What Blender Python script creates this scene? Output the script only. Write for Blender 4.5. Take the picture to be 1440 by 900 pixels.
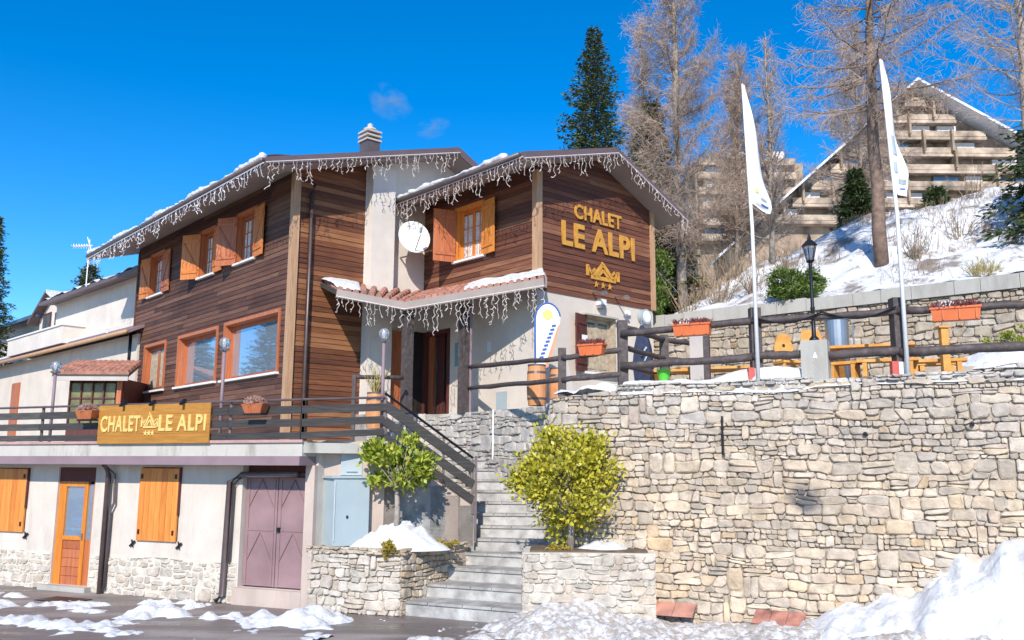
import bpy, bmesh, math, random
import numpy as np
from mathutils import Vector, Matrix

# ------------------------------------------------------------------ camera, sky, sun, exposure
for o in list(bpy.data.objects): bpy.data.objects.remove(o)
scene = bpy.context.scene
COL = scene.collection
R = math.radians

cam = bpy.data.cameras.new('camera'); cam_ob = bpy.data.objects.new('camera', cam); COL.objects.link(cam_ob)
cam.sensor_width = 36.0; cam.lens = 1245.0 / 1440.0 * 36.0; cam.clip_end = 3000
_th, _ro = R(9.4), R(0.3)
fw = Vector((0, math.cos(_th), math.sin(_th))); rt = Vector((1, 0, 0)); up = rt.cross(fw)
cR = rt * math.cos(_ro) + up * math.sin(_ro); cU = up * math.cos(_ro) - rt * math.sin(_ro)
m = Matrix((cR, cU, -fw)).transposed().to_4x4(); m.translation = Vector((0, 0, 2.5))
cam_ob.matrix_world = m
scene.camera = cam_ob

SUN_EL, SUN_HEAD = 35.0, 187.0          # compass heading of the sun (0 = +Y, clockwise)
world = bpy.data.worlds.new('World'); scene.world = world; world.use_nodes = True
wn = world.node_tree.nodes; wl = world.node_tree.links; wn.clear()
sky = wn.new('ShaderNodeTexSky'); sky.sky_type = 'NISHITA'; sky.sun_disc = False
sky.sun_elevation = R(SUN_EL); sky.sun_rotation = R(SUN_HEAD)
sky.altitude = 1500; sky.air_density = 1.0; sky.dust_density = 0.15; sky.ozone_density = 3.0
hsv = wn.new('ShaderNodeHueSaturation'); hsv.inputs['Saturation'].default_value = 1.42; hsv.inputs['Value'].default_value = 1.2
hsv.inputs['Hue'].default_value = 0.502
bg = wn.new('ShaderNodeBackground'); bg.inputs['Strength'].default_value = 0.15
wo = wn.new('ShaderNodeOutputWorld')
wl.new(sky.outputs[0], hsv.inputs['Color']); wl.new(hsv.outputs[0], bg.inputs['Color']); wl.new(bg.outputs[0], wo.inputs[0])

sl = bpy.data.lights.new('sun', 'SUN'); sl.energy = 4.6; sl.angle = R(0.5); sl.color = (1.0, 0.93, 0.83)
sun = bpy.data.objects.new('sun', sl); COL.objects.link(sun)
sd = Vector((math.sin(R(SUN_HEAD)) * math.cos(R(SUN_EL)), math.cos(R(SUN_HEAD)) * math.cos(R(SUN_EL)), math.sin(R(SUN_EL))))
sun.rotation_euler = sd.to_track_quat('Z', 'Y').to_euler(); sun.location = sd * 60
scene.view_settings.view_transform = 'Standard'; scene.view_settings.look = 'None'
scene.view_settings.exposure = 0.27; scene.view_settings.gamma = 1.0; scene.view_settings.use_curve_mapping = False
scene.render.engine = 'CYCLES'
scene.cycles.max_bounces = 6; scene.cycles.diffuse_bounces = 3; scene.cycles.glossy_bounces = 3; scene.cycles.transparent_max_bounces = 12

rng = random.Random(7)

# ------------------------------------------------------------------ materials
def nt(name):
    m = bpy.data.materials.new(name); m.use_nodes = True
    n = m.node_tree.nodes; l = m.node_tree.links
    return m, n, l, n['Principled BSDF']

def ramp(n, stops, interp='LINEAR'):
    r = n.new('ShaderNodeValToRGB'); e = r.color_ramp.elements; r.color_ramp.interpolation = interp
    while len(e) > len(stops): e.remove(e[-1])
    while len(e) < len(stops): e.new(0.5)
    for i, (p, c) in enumerate(stops):
        e[i].position = p; e[i].color = (c[0], c[1], c[2], 1)
    return r

def mixc(n, l, kind, fac, a, b):
    x = n.new('ShaderNodeMix'); x.data_type = 'RGBA'; x.blend_type = kind
    if isinstance(fac, (int, float)): x.inputs[0].default_value = fac
    else: l.new(fac, x.inputs[0])
    for i, v in ((6, a), (7, b)):
        if isinstance(v, tuple): x.inputs[i].default_value = (v[0], v[1], v[2], 1)
        else: l.new(v, x.inputs[i])
    return x.outputs[2]

def noise(n, l, scale, detail=4, rough=0.55, vec=None, dist=0.0):
    t = n.new('ShaderNodeTexNoise'); t.inputs['Scale'].default_value = scale; t.inputs['Detail'].default_value = detail
    t.inputs['Roughness'].default_value = rough; t.inputs['Distortion'].default_value = dist
    if vec is None:
        tc = n.new('ShaderNodeTexCoord'); vec = tc.outputs['Object']
    l.new(vec, t.inputs['Vector']); return t

def stretch(n, l, sx, sy, sz):
    tc = n.new('ShaderNodeTexCoord'); mp = n.new('ShaderNodeMapping'); mp.inputs['Scale'].default_value = (sx, sy, sz)
    l.new(tc.outputs['Object'], mp.inputs['Vector']); return mp.outputs[0]

def bump(n, l, b, src, strength, dist=0.02):
    x = n.new('ShaderNodeBump'); x.inputs['Strength'].default_value = strength; x.inputs['Distance'].default_value = dist
    l.new(src, x.inputs['Height']); l.new(x.outputs[0], b.inputs['Normal'])

def plain(name, col, rough=0.6, metal=0.0, var=0.15, nscale=6, bmp=0.15):
    m, n, l, b = nt(name)
    t = noise(n, l, nscale, 5)
    dark = tuple(c * (1 - var) for c in col); light = tuple(min(1, c * (1 + var)) for c in col)
    r = ramp(n, [(0.3, dark), (0.7, light)]); l.new(t.outputs['Fac'], r.inputs[0]); l.new(r.outputs[0], b.inputs['Base Color'])
    b.inputs['Roughness'].default_value = rough; b.inputs['Metallic'].default_value = metal
    if bmp: bump(n, l, b, noise(n, l, nscale * 8, 4).outputs['Fac'], bmp, 0.01)
    return m

def wood(name, stops, sc=(0.8, 0.8, 14), rough=0.7, islandmix=0.6, weather=None, bstr=0.35):
    """boards: a colour per board, streaks along it"""
    m, n, l, b = nt(name)
    v = stretch(n, l, *sc)
    t = noise(n, l, 2.2, 6, 0.65, v, 0.3)
    g = n.new('ShaderNodeNewGeometry')
    mm = n.new('ShaderNodeMath'); mm.operation = 'MULTIPLY_ADD'
    l.new(g.outputs['Random Per Island'], mm.inputs[0]); mm.inputs[1].default_value = islandmix
    mt = n.new('ShaderNodeMath'); mt.operation = 'MULTIPLY'; l.new(t.outputs['Fac'], mt.inputs[0]); mt.inputs[1].default_value = 1.0
    sub = n.new('ShaderNodeMath'); sub.operation = 'SUBTRACT'; l.new(mt.outputs[0], sub.inputs[0]); sub.inputs[1].default_value = islandmix * 0.5
    l.new(sub.outputs[0], mm.inputs[2])
    r = ramp(n, stops); l.new(mm.outputs[0], r.inputs[0])
    c = r.outputs[0]
    if weather:
        t2 = noise(n, l, 0.55, 4, 0.6); r2 = ramp(n, [(0.42, (0, 0, 0)), (0.68, (1, 1, 1))]); l.new(t2.outputs['Fac'], r2.inputs[0])
        mlt = n.new('ShaderNodeMath'); mlt.operation = 'MULTIPLY'; l.new(r2.outputs[0], mlt.inputs[0]); mlt.inputs[1].default_value = weather[1]
        c = mixc(n, l, 'MIX', mlt.outputs[0], c, weather[0])
    l.new(c, b.inputs['Base Color']); b.inputs['Roughness'].default_value = rough
    bump(n, l, b, t.outputs['Fac'], bstr, 0.01)
    return m

M = {}
M['wood_dark'] = wood('dark_weathered_boards', [(0.12, (0.036, 0.014, 0.009)), (0.45, (0.085, 0.034, 0.021)), (0.65, (0.13, 0.056, 0.034)), (0.95, (0.20, 0.105, 0.066))], weather=((0.17, 0.08, 0.05), 0.4))
M['wood_brown'] = wood('reddish_brown_boards', [(0.12, (0.06, 0.017, 0.008)), (0.42, (0.14, 0.045, 0.017)), (0.62, (0.22, 0.080, 0.029)), (0.95, (0.34, 0.16, 0.07))], weather=((0.20, 0.085, 0.035), 0.3))
M['wood_red'] = wood('red_brown_gable_boards', [(0.12, (0.050, 0.015, 0.009)), (0.45, (0.118, 0.038, 0.020)), (0.65, (0.175, 0.062, 0.031)), (0.95, (0.30, 0.145, 0.078))], weather=((0.17, 0.06, 0.03), 0.3))
M['orange'] = wood('orange_varnished_wood', [(0.2, (0.42, 0.12, 0.02)), (0.5, (0.62, 0.21, 0.035)), (0.85, (0.78, 0.32, 0.07))], sc=(10, 10, 0.8), islandmix=0.3, rough=0.45, bstr=0.15)
M['orange_mid'] = wood('reddish_orange_shutter_wood', [(0.2, (0.38, 0.10, 0.022)), (0.5, (0.56, 0.17, 0.035)), (0.85, (0.68, 0.26, 0.07))], sc=(10, 10, 0.8), islandmix=0.3, rough=0.5, bstr=0.15)
M['orange_red'] = wood('reddish_stained_wood', [(0.2, (0.26, 0.065, 0.022)), (0.5, (0.42, 0.12, 0.045)), (0.85, (0.55, 0.2, 0.085))], sc=(10, 10, 0.8), islandmix=0.3, rough=0.5, bstr=0.15)
M['door_orange'] = wood('amber_varnished_door_wood', [(0.2, (0.40, 0.12, 0.015)), (0.5, (0.56, 0.185, 0.02)), (0.85, (0.70, 0.27, 0.045))], sc=(10, 10, 0.8), islandmix=0.25, rough=0.4, bstr=0.1)
M['trim'] = wood('pale_trim_wood', [(0.2, (0.30, 0.16, 0.08)), (0.5, (0.46, 0.27, 0.15)), (0.85, (0.60, 0.40, 0.25))], sc=(10, 10, 0.8), islandmix=0.2, rough=0.6)
M['maroon'] = wood('maroon_painted_wood', [(0.2, (0.06, 0.014, 0.012)), (0.8, (0.13, 0.034, 0.026))], sc=(10, 10, 0.8), islandmix=0.3)
M['rail_wood'] = wood('dark_grey_rail_wood', [(0.2, (0.022, 0.020, 0.020)), (0.55, (0.055, 0.05, 0.047)), (0.85, (0.11, 0.10, 0.095))], sc=(1.0, 1.0, 14), islandmix=0.3)
M['log'] = wood('weathered_log_wood', [(0.2, (0.035, 0.026, 0.026)), (0.55, (0.08, 0.062, 0.060)), (0.85, (0.17, 0.14, 0.13))], sc=(5, 5, 5), islandmix=0.2)
M['furniture'] = wood('honey_pine_furniture', [(0.2, (0.42, 0.17, 0.03)), (0.5, (0.62, 0.29, 0.06)), (0.85, (0.78, 0.44, 0.14))], sc=(3, 3, 3), islandmix=0.3)
M['sign_wood'] = wood('golden_brown_sign_board', [(0.2, (0.27, 0.10, 0.012)), (0.5, (0.38, 0.165, 0.022)), (0.85, (0.50, 0.25, 0.05))], sc=(1, 1, 12), islandmix=0.2)

def plaster(name, col, dirt=(0.35, 0.30, 0.25), damt=0.25, grid=False):
    m, n, l, b = nt(name)
    t = noise(n, l, 1.3, 6, 0.6); r = ramp(n, [(0.3, tuple(c * 0.88 for c in col)), (0.7, tuple(min(0.85, c * 1.06) for c in col))])
    l.new(t.outputs['Fac'], r.inputs[0])
    t2 = noise(n, l, 1.0, 7, 0.7, stretch(n, l, 2.2, 2.2, 0.5)); r2 = ramp(n, [(0.5, (0, 0, 0)), (0.78, (1, 1, 1))]); l.new(t2.outputs['Fac'], r2.inputs[0])
    ml = n.new('ShaderNodeMath'); ml.operation = 'MULTIPLY'; ml.inputs[1].default_value = damt; l.new(r2.outputs[0], ml.inputs[0])
    c = mixc(n, l, 'MIX', ml.outputs[0], r.outputs[0], dirt)
    l.new(c, b.inputs['Base Color']); b.inputs['Roughness'].default_value = 0.9
    bump(n, l, b, noise(n, l, 30, 6, 0.7).outputs['Fac'], 0.5, 0.012)
    return m
M['plaster'] = plaster('cream_plaster', (0.66, 0.58, 0.50))
M['plaster_white'] = plaster('pale_plaster', (0.70, 0.64, 0.57), damt=0.15)
M['plaster_grey'] = plaster('greyish_plaster', (0.50, 0.45, 0.41))
M['plaster_low'] = plaster('street_level_plaster', (0.62, 0.555, 0.485), dirt=(0.36, 0.29, 0.24), damt=0.6)
M['plaster_pink'] = plaster('pinkish_rough_plaster', (0.52, 0.42, 0.36), dirt=(0.3, 0.22, 0.18), damt=0.5)
M['concrete'] = plaster('weathered_concrete', (0.44, 0.42, 0.38), dirt=(0.16, 0.14, 0.11), damt=0.6)
M['curb'] = plaster('stained_white_kerb', (0.50, 0.475, 0.425), dirt=(0.13, 0.115, 0.08), damt=1.0)

def stone(name, stops, zmix=None, rough=0.85):
    m, n, l, b = nt(name)
    g = n.new('ShaderNodeNewGeometry')
    r = ramp(n, stops); l.new(g.outputs['Random Per Island'], r.inputs[0])
    t = noise(n, l, 5.0, 8, 0.65)
    r1 = ramp(n, [(0.3, (0.62, 0.60, 0.58)), (0.72, (1.18, 1.16, 1.12))]); l.new(t.outputs['Fac'], r1.inputs[0])
    c = mixc(n, l, 'MULTIPLY', 1.0, r.outputs[0], r1.outputs[0])
    t3 = noise(n, l, 0.6, 3, 0.5)
    if zmix:
        tc = n.new('ShaderNodeTexCoord'); sx = n.new('ShaderNodeSeparateXYZ'); l.new(tc.outputs['Object'], sx.inputs[0])
        ad = n.new('ShaderNodeMath'); ad.operation = 'ADD'; l.new(sx.outputs['Z'], ad.inputs[0])
        l.new(t3.outputs['Fac'], ad.inputs[1])
        mr = n.new('ShaderNodeMapRange'); mr.inputs['From Min'].default_value = zmix[0]; mr.inputs['From Max'].default_value = zmix[1]
        l.new(ad.outputs[0], mr.inputs['Value'])
        tint = mixc(n, l, 'MIX', mr.outputs[0], (1.28, 1.18, 1.03), (1.08, 1.05, 1.01))
        c = mixc(n, l, 'MULTIPLY', 1.0, c, tint)
    tb_ = noise(n, l, 0.75, 5, 0.6); rb2 = ramp(n, [(0.32, (0.78, 0.77, 0.77)), (0.6, (1.05, 1.04, 1.03))]); l.new(tb_.outputs['Fac'], rb2.inputs[0])
    c = mixc(n, l, 'MULTIPLY', 1.0, c, rb2.outputs[0])
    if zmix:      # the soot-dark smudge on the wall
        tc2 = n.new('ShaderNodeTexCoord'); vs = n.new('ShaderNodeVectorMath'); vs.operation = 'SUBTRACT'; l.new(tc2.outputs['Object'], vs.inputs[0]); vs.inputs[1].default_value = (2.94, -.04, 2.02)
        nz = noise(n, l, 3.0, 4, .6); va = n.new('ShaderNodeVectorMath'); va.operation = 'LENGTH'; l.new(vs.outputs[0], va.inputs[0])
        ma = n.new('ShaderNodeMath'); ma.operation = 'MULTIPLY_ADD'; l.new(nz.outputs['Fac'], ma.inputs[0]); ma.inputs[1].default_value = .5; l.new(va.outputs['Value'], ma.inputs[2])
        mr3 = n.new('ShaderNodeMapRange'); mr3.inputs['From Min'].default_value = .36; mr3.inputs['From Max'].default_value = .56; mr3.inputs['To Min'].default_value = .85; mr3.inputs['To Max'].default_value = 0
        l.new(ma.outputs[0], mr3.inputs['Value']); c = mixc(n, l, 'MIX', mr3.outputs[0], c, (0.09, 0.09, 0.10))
    l.new(c, b.inputs['Base Color']); b.inputs['Roughness'].default_value = rough
    bump(n, l, b, noise(n, l, 22, 8, 0.7).outputs['Fac'], 0.8, 0.025)
    return m
M['stone'] = stone('rubble_stone', [(0.0, (0.38, 0.36, 0.34)), (0.15, (0.50, 0.46, 0.41)), (0.32, (0.42, 0.40, 0.39)), (0.46, (0.57, 0.52, 0.45)), (0.60, (0.47, 0.41, 0.37)), (0.74, (0.59, 0.56, 0.53)), (0.86, (0.53, 0.46, 0.37)), (0.95, (0.48, 0.46, 0.45)), (0.985, (0.53, 0.42, 0.30)), (1.0, (0.6, 0.56, 0.5))], zmix=(2.6, 4.0))
M['stone_warm'] = stone('warm_rubble_stone', [(0.0, (0.42, 0.36, 0.28)), (0.3, (0.56, 0.49, 0.40)), (0.6, (0.48, 0.38, 0.28)), (0.85, (0.60, 0.55, 0.48)), (1.0, (0.46, 0.32, 0.18))])
M['stone_pale'] = stone('whitewashed_stone', [(0.0, (0.56, 0.52, 0.46)), (0.4, (0.64, 0.60, 0.54)), (0.7, (0.58, 0.50, 0.42)), (1.0, (0.66, 0.63, 0.58))])
M['stone_grey'] = stone('grey_ledge_stone', [(0.0, (0.42, 0.41, 0.39)), (0.4, (0.60, 0.58, 0.55)), (0.7, (0.52, 0.48, 0.44)), (1.0, (0.66, 0.64, 0.61))])
M['mortar'] = plain('dark_mortar', (0.38, 0.33, 0.275), 0.95, var=0.45, nscale=3, bmp=0.5)
M['mortar_pale'] = plain('pale_mortar', (0.46, 0.40, 0.33), 0.95, var=0.2, nscale=4, bmp=0.5)
M['mortar_cream'] = plain('cream_mortar', (0.60, 0.55, 0.47), 0.95, var=0.12, nscale=4, bmp=0.5)
M['slate'] = plain('grey_stone_slab', (0.34, 0.325, 0.31), 0.8, var=0.4, nscale=3.5, bmp=0.4)
M['riser'] = plain('pale_stone_riser', (0.40, 0.39, 0.375), 0.85, var=0.4, nscale=4, bmp=0.4)

def snow_mat(name, dirt=0.0, dscale=3.0, lo=0.45, hi=0.62, dcol=(0.30, 0.24, 0.20)):
    m, n, l, b = nt(name)
    c = (0.74, 0.75, 0.77)
    if dirt:
        t = noise(n, l, dscale, 9, 0.72); r = ramp(n, [(lo, (0, 0, 0)), (hi, (1, 1, 1))]); l.new(t.outputs['Fac'], r.inputs[0])
        ml = n.new('ShaderNodeMath'); ml.operation = 'MULTIPLY'; ml.inputs[1].default_value = dirt; l.new(r.outputs[0], ml.inputs[0])
        l.new(mixc(n, l, 'MIX', ml.outputs[0], c, dcol), b.inputs['Base Color'])
    else: b.inputs['Base Color'].default_value = (*c, 1)
    b.inputs['Roughness'].default_value = 0.6
    b.inputs['Subsurface Weight'].default_value = 0.15; b.inputs['Subsurface Radius'].default_value = (0.06, 0.08, 0.1); b.inputs['Subsurface Scale'].default_value = 0.3
    bump(n, l, b, noise(n, l, 9, 9, 0.72).outputs['Fac'], 0.8, 0.06)
    return m
M['snow'] = snow_mat('fresh_snow', 0.5, 4.0, 0.49, 0.60, (0.46, 0.43, 0.40))
M['snow_roof'] = snow_mat('patchy_roof_snow', 0.25, 5)
M['snow_dirty'] = snow_mat('gritty_slush', 0.9, 9, 0.42, 0.56, (0.40, 0.33, 0.265))
M['snow_slope'] = snow_mat('slope_snow_with_brown_patches', 0.85, 1.1, 0.515, 0.60, (0.20, 0.14, 0.09))

m, n, l, b = nt('wet_asphalt'); M['asphalt'] = m
t = noise(n, l, 0.45, 6, 0.6, stretch(n, l, 0.7, 2.2, 1)); r = ramp(n, [(0.38, (0.09, 0.072, 0.066)), (0.5, (0.19, 0.155, 0.14)), (0.64, (0.34, 0.29, 0.255))]); l.new(t.outputs['Fac'], r.inputs[0])
t2 = noise(n, l, 60, 3); r2 = ramp(n, [(0.3, (0.75, 0.75, 0.75)), (0.7, (1.25, 1.25, 1.25))]); l.new(t2.outputs['Fac'], r2.inputs[0])
l.new(mixc(n, l, 'MULTIPLY', 1.0, r.outputs[0], r2.outputs[0]), b.inputs['Base Color'])
rr = ramp(n, [(0.40, (0.22, 0.22, 0.22)), (0.55, (0.8, 0.8, 0.8))]); l.new(t.outputs['Fac'], rr.inputs[0]); l.new(rr.outputs[0], b.inputs['Roughness'])
bump(n, l, b, t2.outputs['Fac'], 0.35, 0.01)

M['ground'] = plain('winter_ground', (0.30, 0.27, 0.24), 0.95, var=0.3, nscale=0.6)
M['roof_metal'] = plain('mauve_brown_sheet_metal', (0.165, 0.115, 0.115), 0.5, 0.2, var=0.12, nscale=1.5, bmp=0.05)
M['soffit'] = plain('beige_grey_soffit', (0.33, 0.275, 0.245), 0.8, var=0.1, nscale=2, bmp=0.05)
M['mauve'] = plain('mauve_painted_metal', (0.25, 0.175, 0.195), 0.6, 0.0, var=0.12, nscale=2, bmp=0.1)
M['garage'] = plain('faded_mauve_steel', (0.27, 0.17, 0.178), 0.55, 0.0, var=0.18, nscale=1.6, bmp=0.05)
M['copper'] = plain('brown_downpipe_metal', (0.16, 0.12, 0.115), 0.45, 0.4, var=0.15, nscale=4, bmp=0.05)
M['steel'] = plain('dull_steel', (0.42, 0.42, 0.44), 0.35, 0.9, var=0.1, nscale=3, bmp=0.02)
M['black'] = plain('black_iron', (0.018, 0.02, 0.024), 0.45, 0.5, var=0.2, nscale=5, bmp=0.05)
M['dark'] = plain('painted_interior_dark', (0.02, 0.012, 0.01), 0.8, var=0.3, nscale=3, bmp=0)  # near-black colour stands in for the missing light behind openings
M['white_paint'] = plain('white_paint', (0.78, 0.78, 0.77), 0.5, var=0.05, nscale=4, bmp=0.03)
M['grey_paint'] = plain('pale_grey_paint', (0.40, 0.46, 0.49), 0.5, var=0.08, nscale=3, bmp=0.03)
M['cabinet_light'] = plain('pale_blue_grey_enamel', (0.36, 0.43, 0.46), 0.45, var=0.06, nscale=2, bmp=0.03)
M['terracotta'] = plain('terracotta_tile', (0.42, 0.20, 0.145), 0.8, var=0.35, nscale=4, bmp=0.3)
M['tile_old'] = plain('weathered_roof_tile', (0.34, 0.15, 0.11), 0.85, var=0.5, nscale=5, bmp=0.3)
M['orange_plastic'] = plain('orange_plastic', (0.62, 0.15, 0.045), 0.5, var=0.08, nscale=5, bmp=0.03)
M['red_plastic'] = plain('faded_red_paint', (0.55, 0.10, 0.08), 0.6, var=0.15, nscale=5, bmp=0.03)
M['dried_plant'] = plain('dried_flower_stems', (0.22, 0.07, 0.07), 0.9, var=0.5, nscale=20, bmp=0.2)
M['pink_plant'] = plain('dry_pinkish_flowers', (0.45, 0.27, 0.22), 0.9, var=0.5, nscale=20, bmp=0.2)
M['navy'] = plain('navy_canvas', (0.025, 0.035, 0.075), 0.85, var=0.3, nscale=8, bmp=0.2)
M['canvas_white'] = plain('white_flag_cloth', (0.78, 0.79, 0.82), 0.7, var=0.06, nscale=5, bmp=0.1)
M['blue_print'] = plain('blue_print', (0.05, 0.12, 0.42), 0.7, var=0.1, nscale=5, bmp=0)
M['yellow_print'] = plain('yellow_green_print', (0.62, 0.66, 0.20), 0.7, var=0.1, nscale=5, bmp=0)
M['orange_print'] = plain('salmon_print', (0.70, 0.32, 0.18), 0.7, var=0.1, nscale=5, bmp=0)
M['gold'] = plain('golden_yellow_paint', (0.60, 0.29, 0.045), 0.5, var=0.15, nscale=6, bmp=0.05)
M['pale_gold'] = plain('pale_yellow_paint', (0.72, 0.50, 0.16), 0.5, var=0.1, nscale=6, bmp=0.05)
M['green_plastic'] = plain('bright_green_plastic', (0.10, 0.50, 0.04), 0.45, var=0.08, nscale=5, bmp=0.02)
M['wire'] = plain('pale_light_wire', (0.66, 0.58, 0.53), 0.6, var=0.15, nscale=12, bmp=0)
M['wire_white'] = plain('white_light_wire', (0.80, 0.80, 0.84), 0.6, var=0.1, nscale=12, bmp=0)
M['curtain'] = plain('white_lace_curtain', (0.66, 0.62, 0.60), 0.9, var=0.25, nscale=12, bmp=0.2)
M['curtain_tan'] = plain('tan_curtain', (0.42, 0.34, 0.24), 0.9, var=0.3, nscale=9, bmp=0.2)
M['bark'] = plain('tree_bark', (0.20, 0.135, 0.10), 0.9, var=0.4, nscale=8, bmp=0.8)
M['bark_pale'] = plain('pale_tree_bark', (0.33, 0.28, 0.24), 0.9, var=0.35, nscale=8, bmp=0.6)
M['paper'] = plain('white_paper', (0.75, 0.75, 0.74), 0.8, var=0.03, bmp=0)
M['teal_paper'] = plain('teal_poster', (0.16, 0.34, 0.38), 0.6, var=0.3, nscale=20, bmp=0)
M['porch_glass'] = plain('yellowish_dim_panes', (0.16, 0.145, 0.06), 0.25, var=.5, nscale=3, bmp=0)
M['solar'] = plain('blue_slate_roof', (0.09, 0.14, 0.24), 0.35, 0.1, var=0.3, nscale=1.2, bmp=0.1)

def leafmat(name, stops, trans=0.25):
    m, n, l, b = nt(name)
    g = n.new('ShaderNodeNewGeometry'); r = ramp(n, stops); l.new(g.outputs['Random Per Island'], r.inputs[0])
    l.new(r.outputs[0], b.inputs['Base Color']); b.inputs['Roughness'].default_value = 0.5
    tr = n.new('ShaderNodeBsdfTranslucent'); l.new(r.outputs[0], tr.inputs['Color'])
    mx = n.new('ShaderNodeMixShader'); mx.inputs[0].default_value = trans
    l.new(b.outputs[0], mx.inputs[1]); l.new(tr.outputs[0], mx.inputs[2]); l.new(mx.outputs[0], n['Material Output'].inputs[0])
    return m
M['leaf_green'] = leafmat('green_laurel_leaf', [(0, (0.10, 0.16, 0.02)), (0.45, (0.30, 0.37, 0.03)), (0.8, (0.46, 0.50, 0.05)), (1, (0.58, 0.56, 0.10))])
M['leaf_yellow'] = leafmat('yellow_green_leaf', [(0, (0.16, 0.17, 0.02)), (0.3, (0.42, 0.40, 0.03)), (0.75, (0.60, 0.53, 0.05)), (1, (0.70, 0.60, 0.12))])
M['leaf_golden'] = leafmat('golden_cushion_leaf', [(0, (0.24, 0.17, 0.02)), (0.5, (0.42, 0.32, 0.03)), (1, (0.55, 0.42, 0.06))])
M['needle'] = leafmat('dark_fir_needles', [(0, (0.018, 0.040, 0.018)), (0.5, (0.055, 0.10, 0.030)), (0.85, (0.13, 0.165, 0.045)), (1, (0.19, 0.19, 0.07))], 0.12)
M['needle_warm'] = leafmat('olive_needles', [(0, (0.03, 0.05, 0.015)), (0.5, (0.08, 0.11, 0.03)), (1, (0.20, 0.19, 0.06))], 0.15)
M['juniper'] = leafmat('juniper_foliage', [(0, (0.03, 0.07, 0.012)), (0.6, (0.10, 0.17, 0.02)), (1, (0.20, 0.26, 0.04))], 0.15)
M['twig'] = leafmat('pinkish_larch_twigs', [(0, (0.30, 0.21, 0.155)), (0.5, (0.47, 0.35, 0.27)), (1, (0.62, 0.48, 0.37))], 0.0)
M['twig_brown'] = leafmat('brown_twigs', [(0, (0.16, 0.105, 0.065)), (0.5, (0.27, 0.19, 0.12)), (1, (0.42, 0.31, 0.20))], 0.0)
M['straw'] = leafmat('straw_stems', [(0, (0.30, 0.24, 0.08)), (0.5, (0.48, 0.39, 0.14)), (1, (0.60, 0.50, 0.22))], 0.1)

def glass_mat(name, col, rough=0.03, metal=0.75):
    m, n, l, b = nt(name); b.inputs['Base Color'].default_value = (*col, 1); b.inputs['Roughness'].default_value = rough
    b.inputs['Metallic'].default_value = metal
    bump(n, l, b, noise(n, l, 1.2, 2).outputs['Fac'], 0.05, 0.05)
    return m
M['glass'] = glass_mat('reflective_window_glass', (0.50, 0.62, 0.75))
M['glass_dark'] = glass_mat('dim_window_glass', (0.16, 0.20, 0.22), 0.1, 0.4)
m, n, l, b = nt('frosted_lamp_glass'); M['lampglass'] = m
b.inputs['Base Color'].default_value = (0.75, 0.78, 0.82, 1); b.inputs['Roughness'].default_value = 0.15; b.inputs['Transmission Weight'].default_value = 0.85

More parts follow.
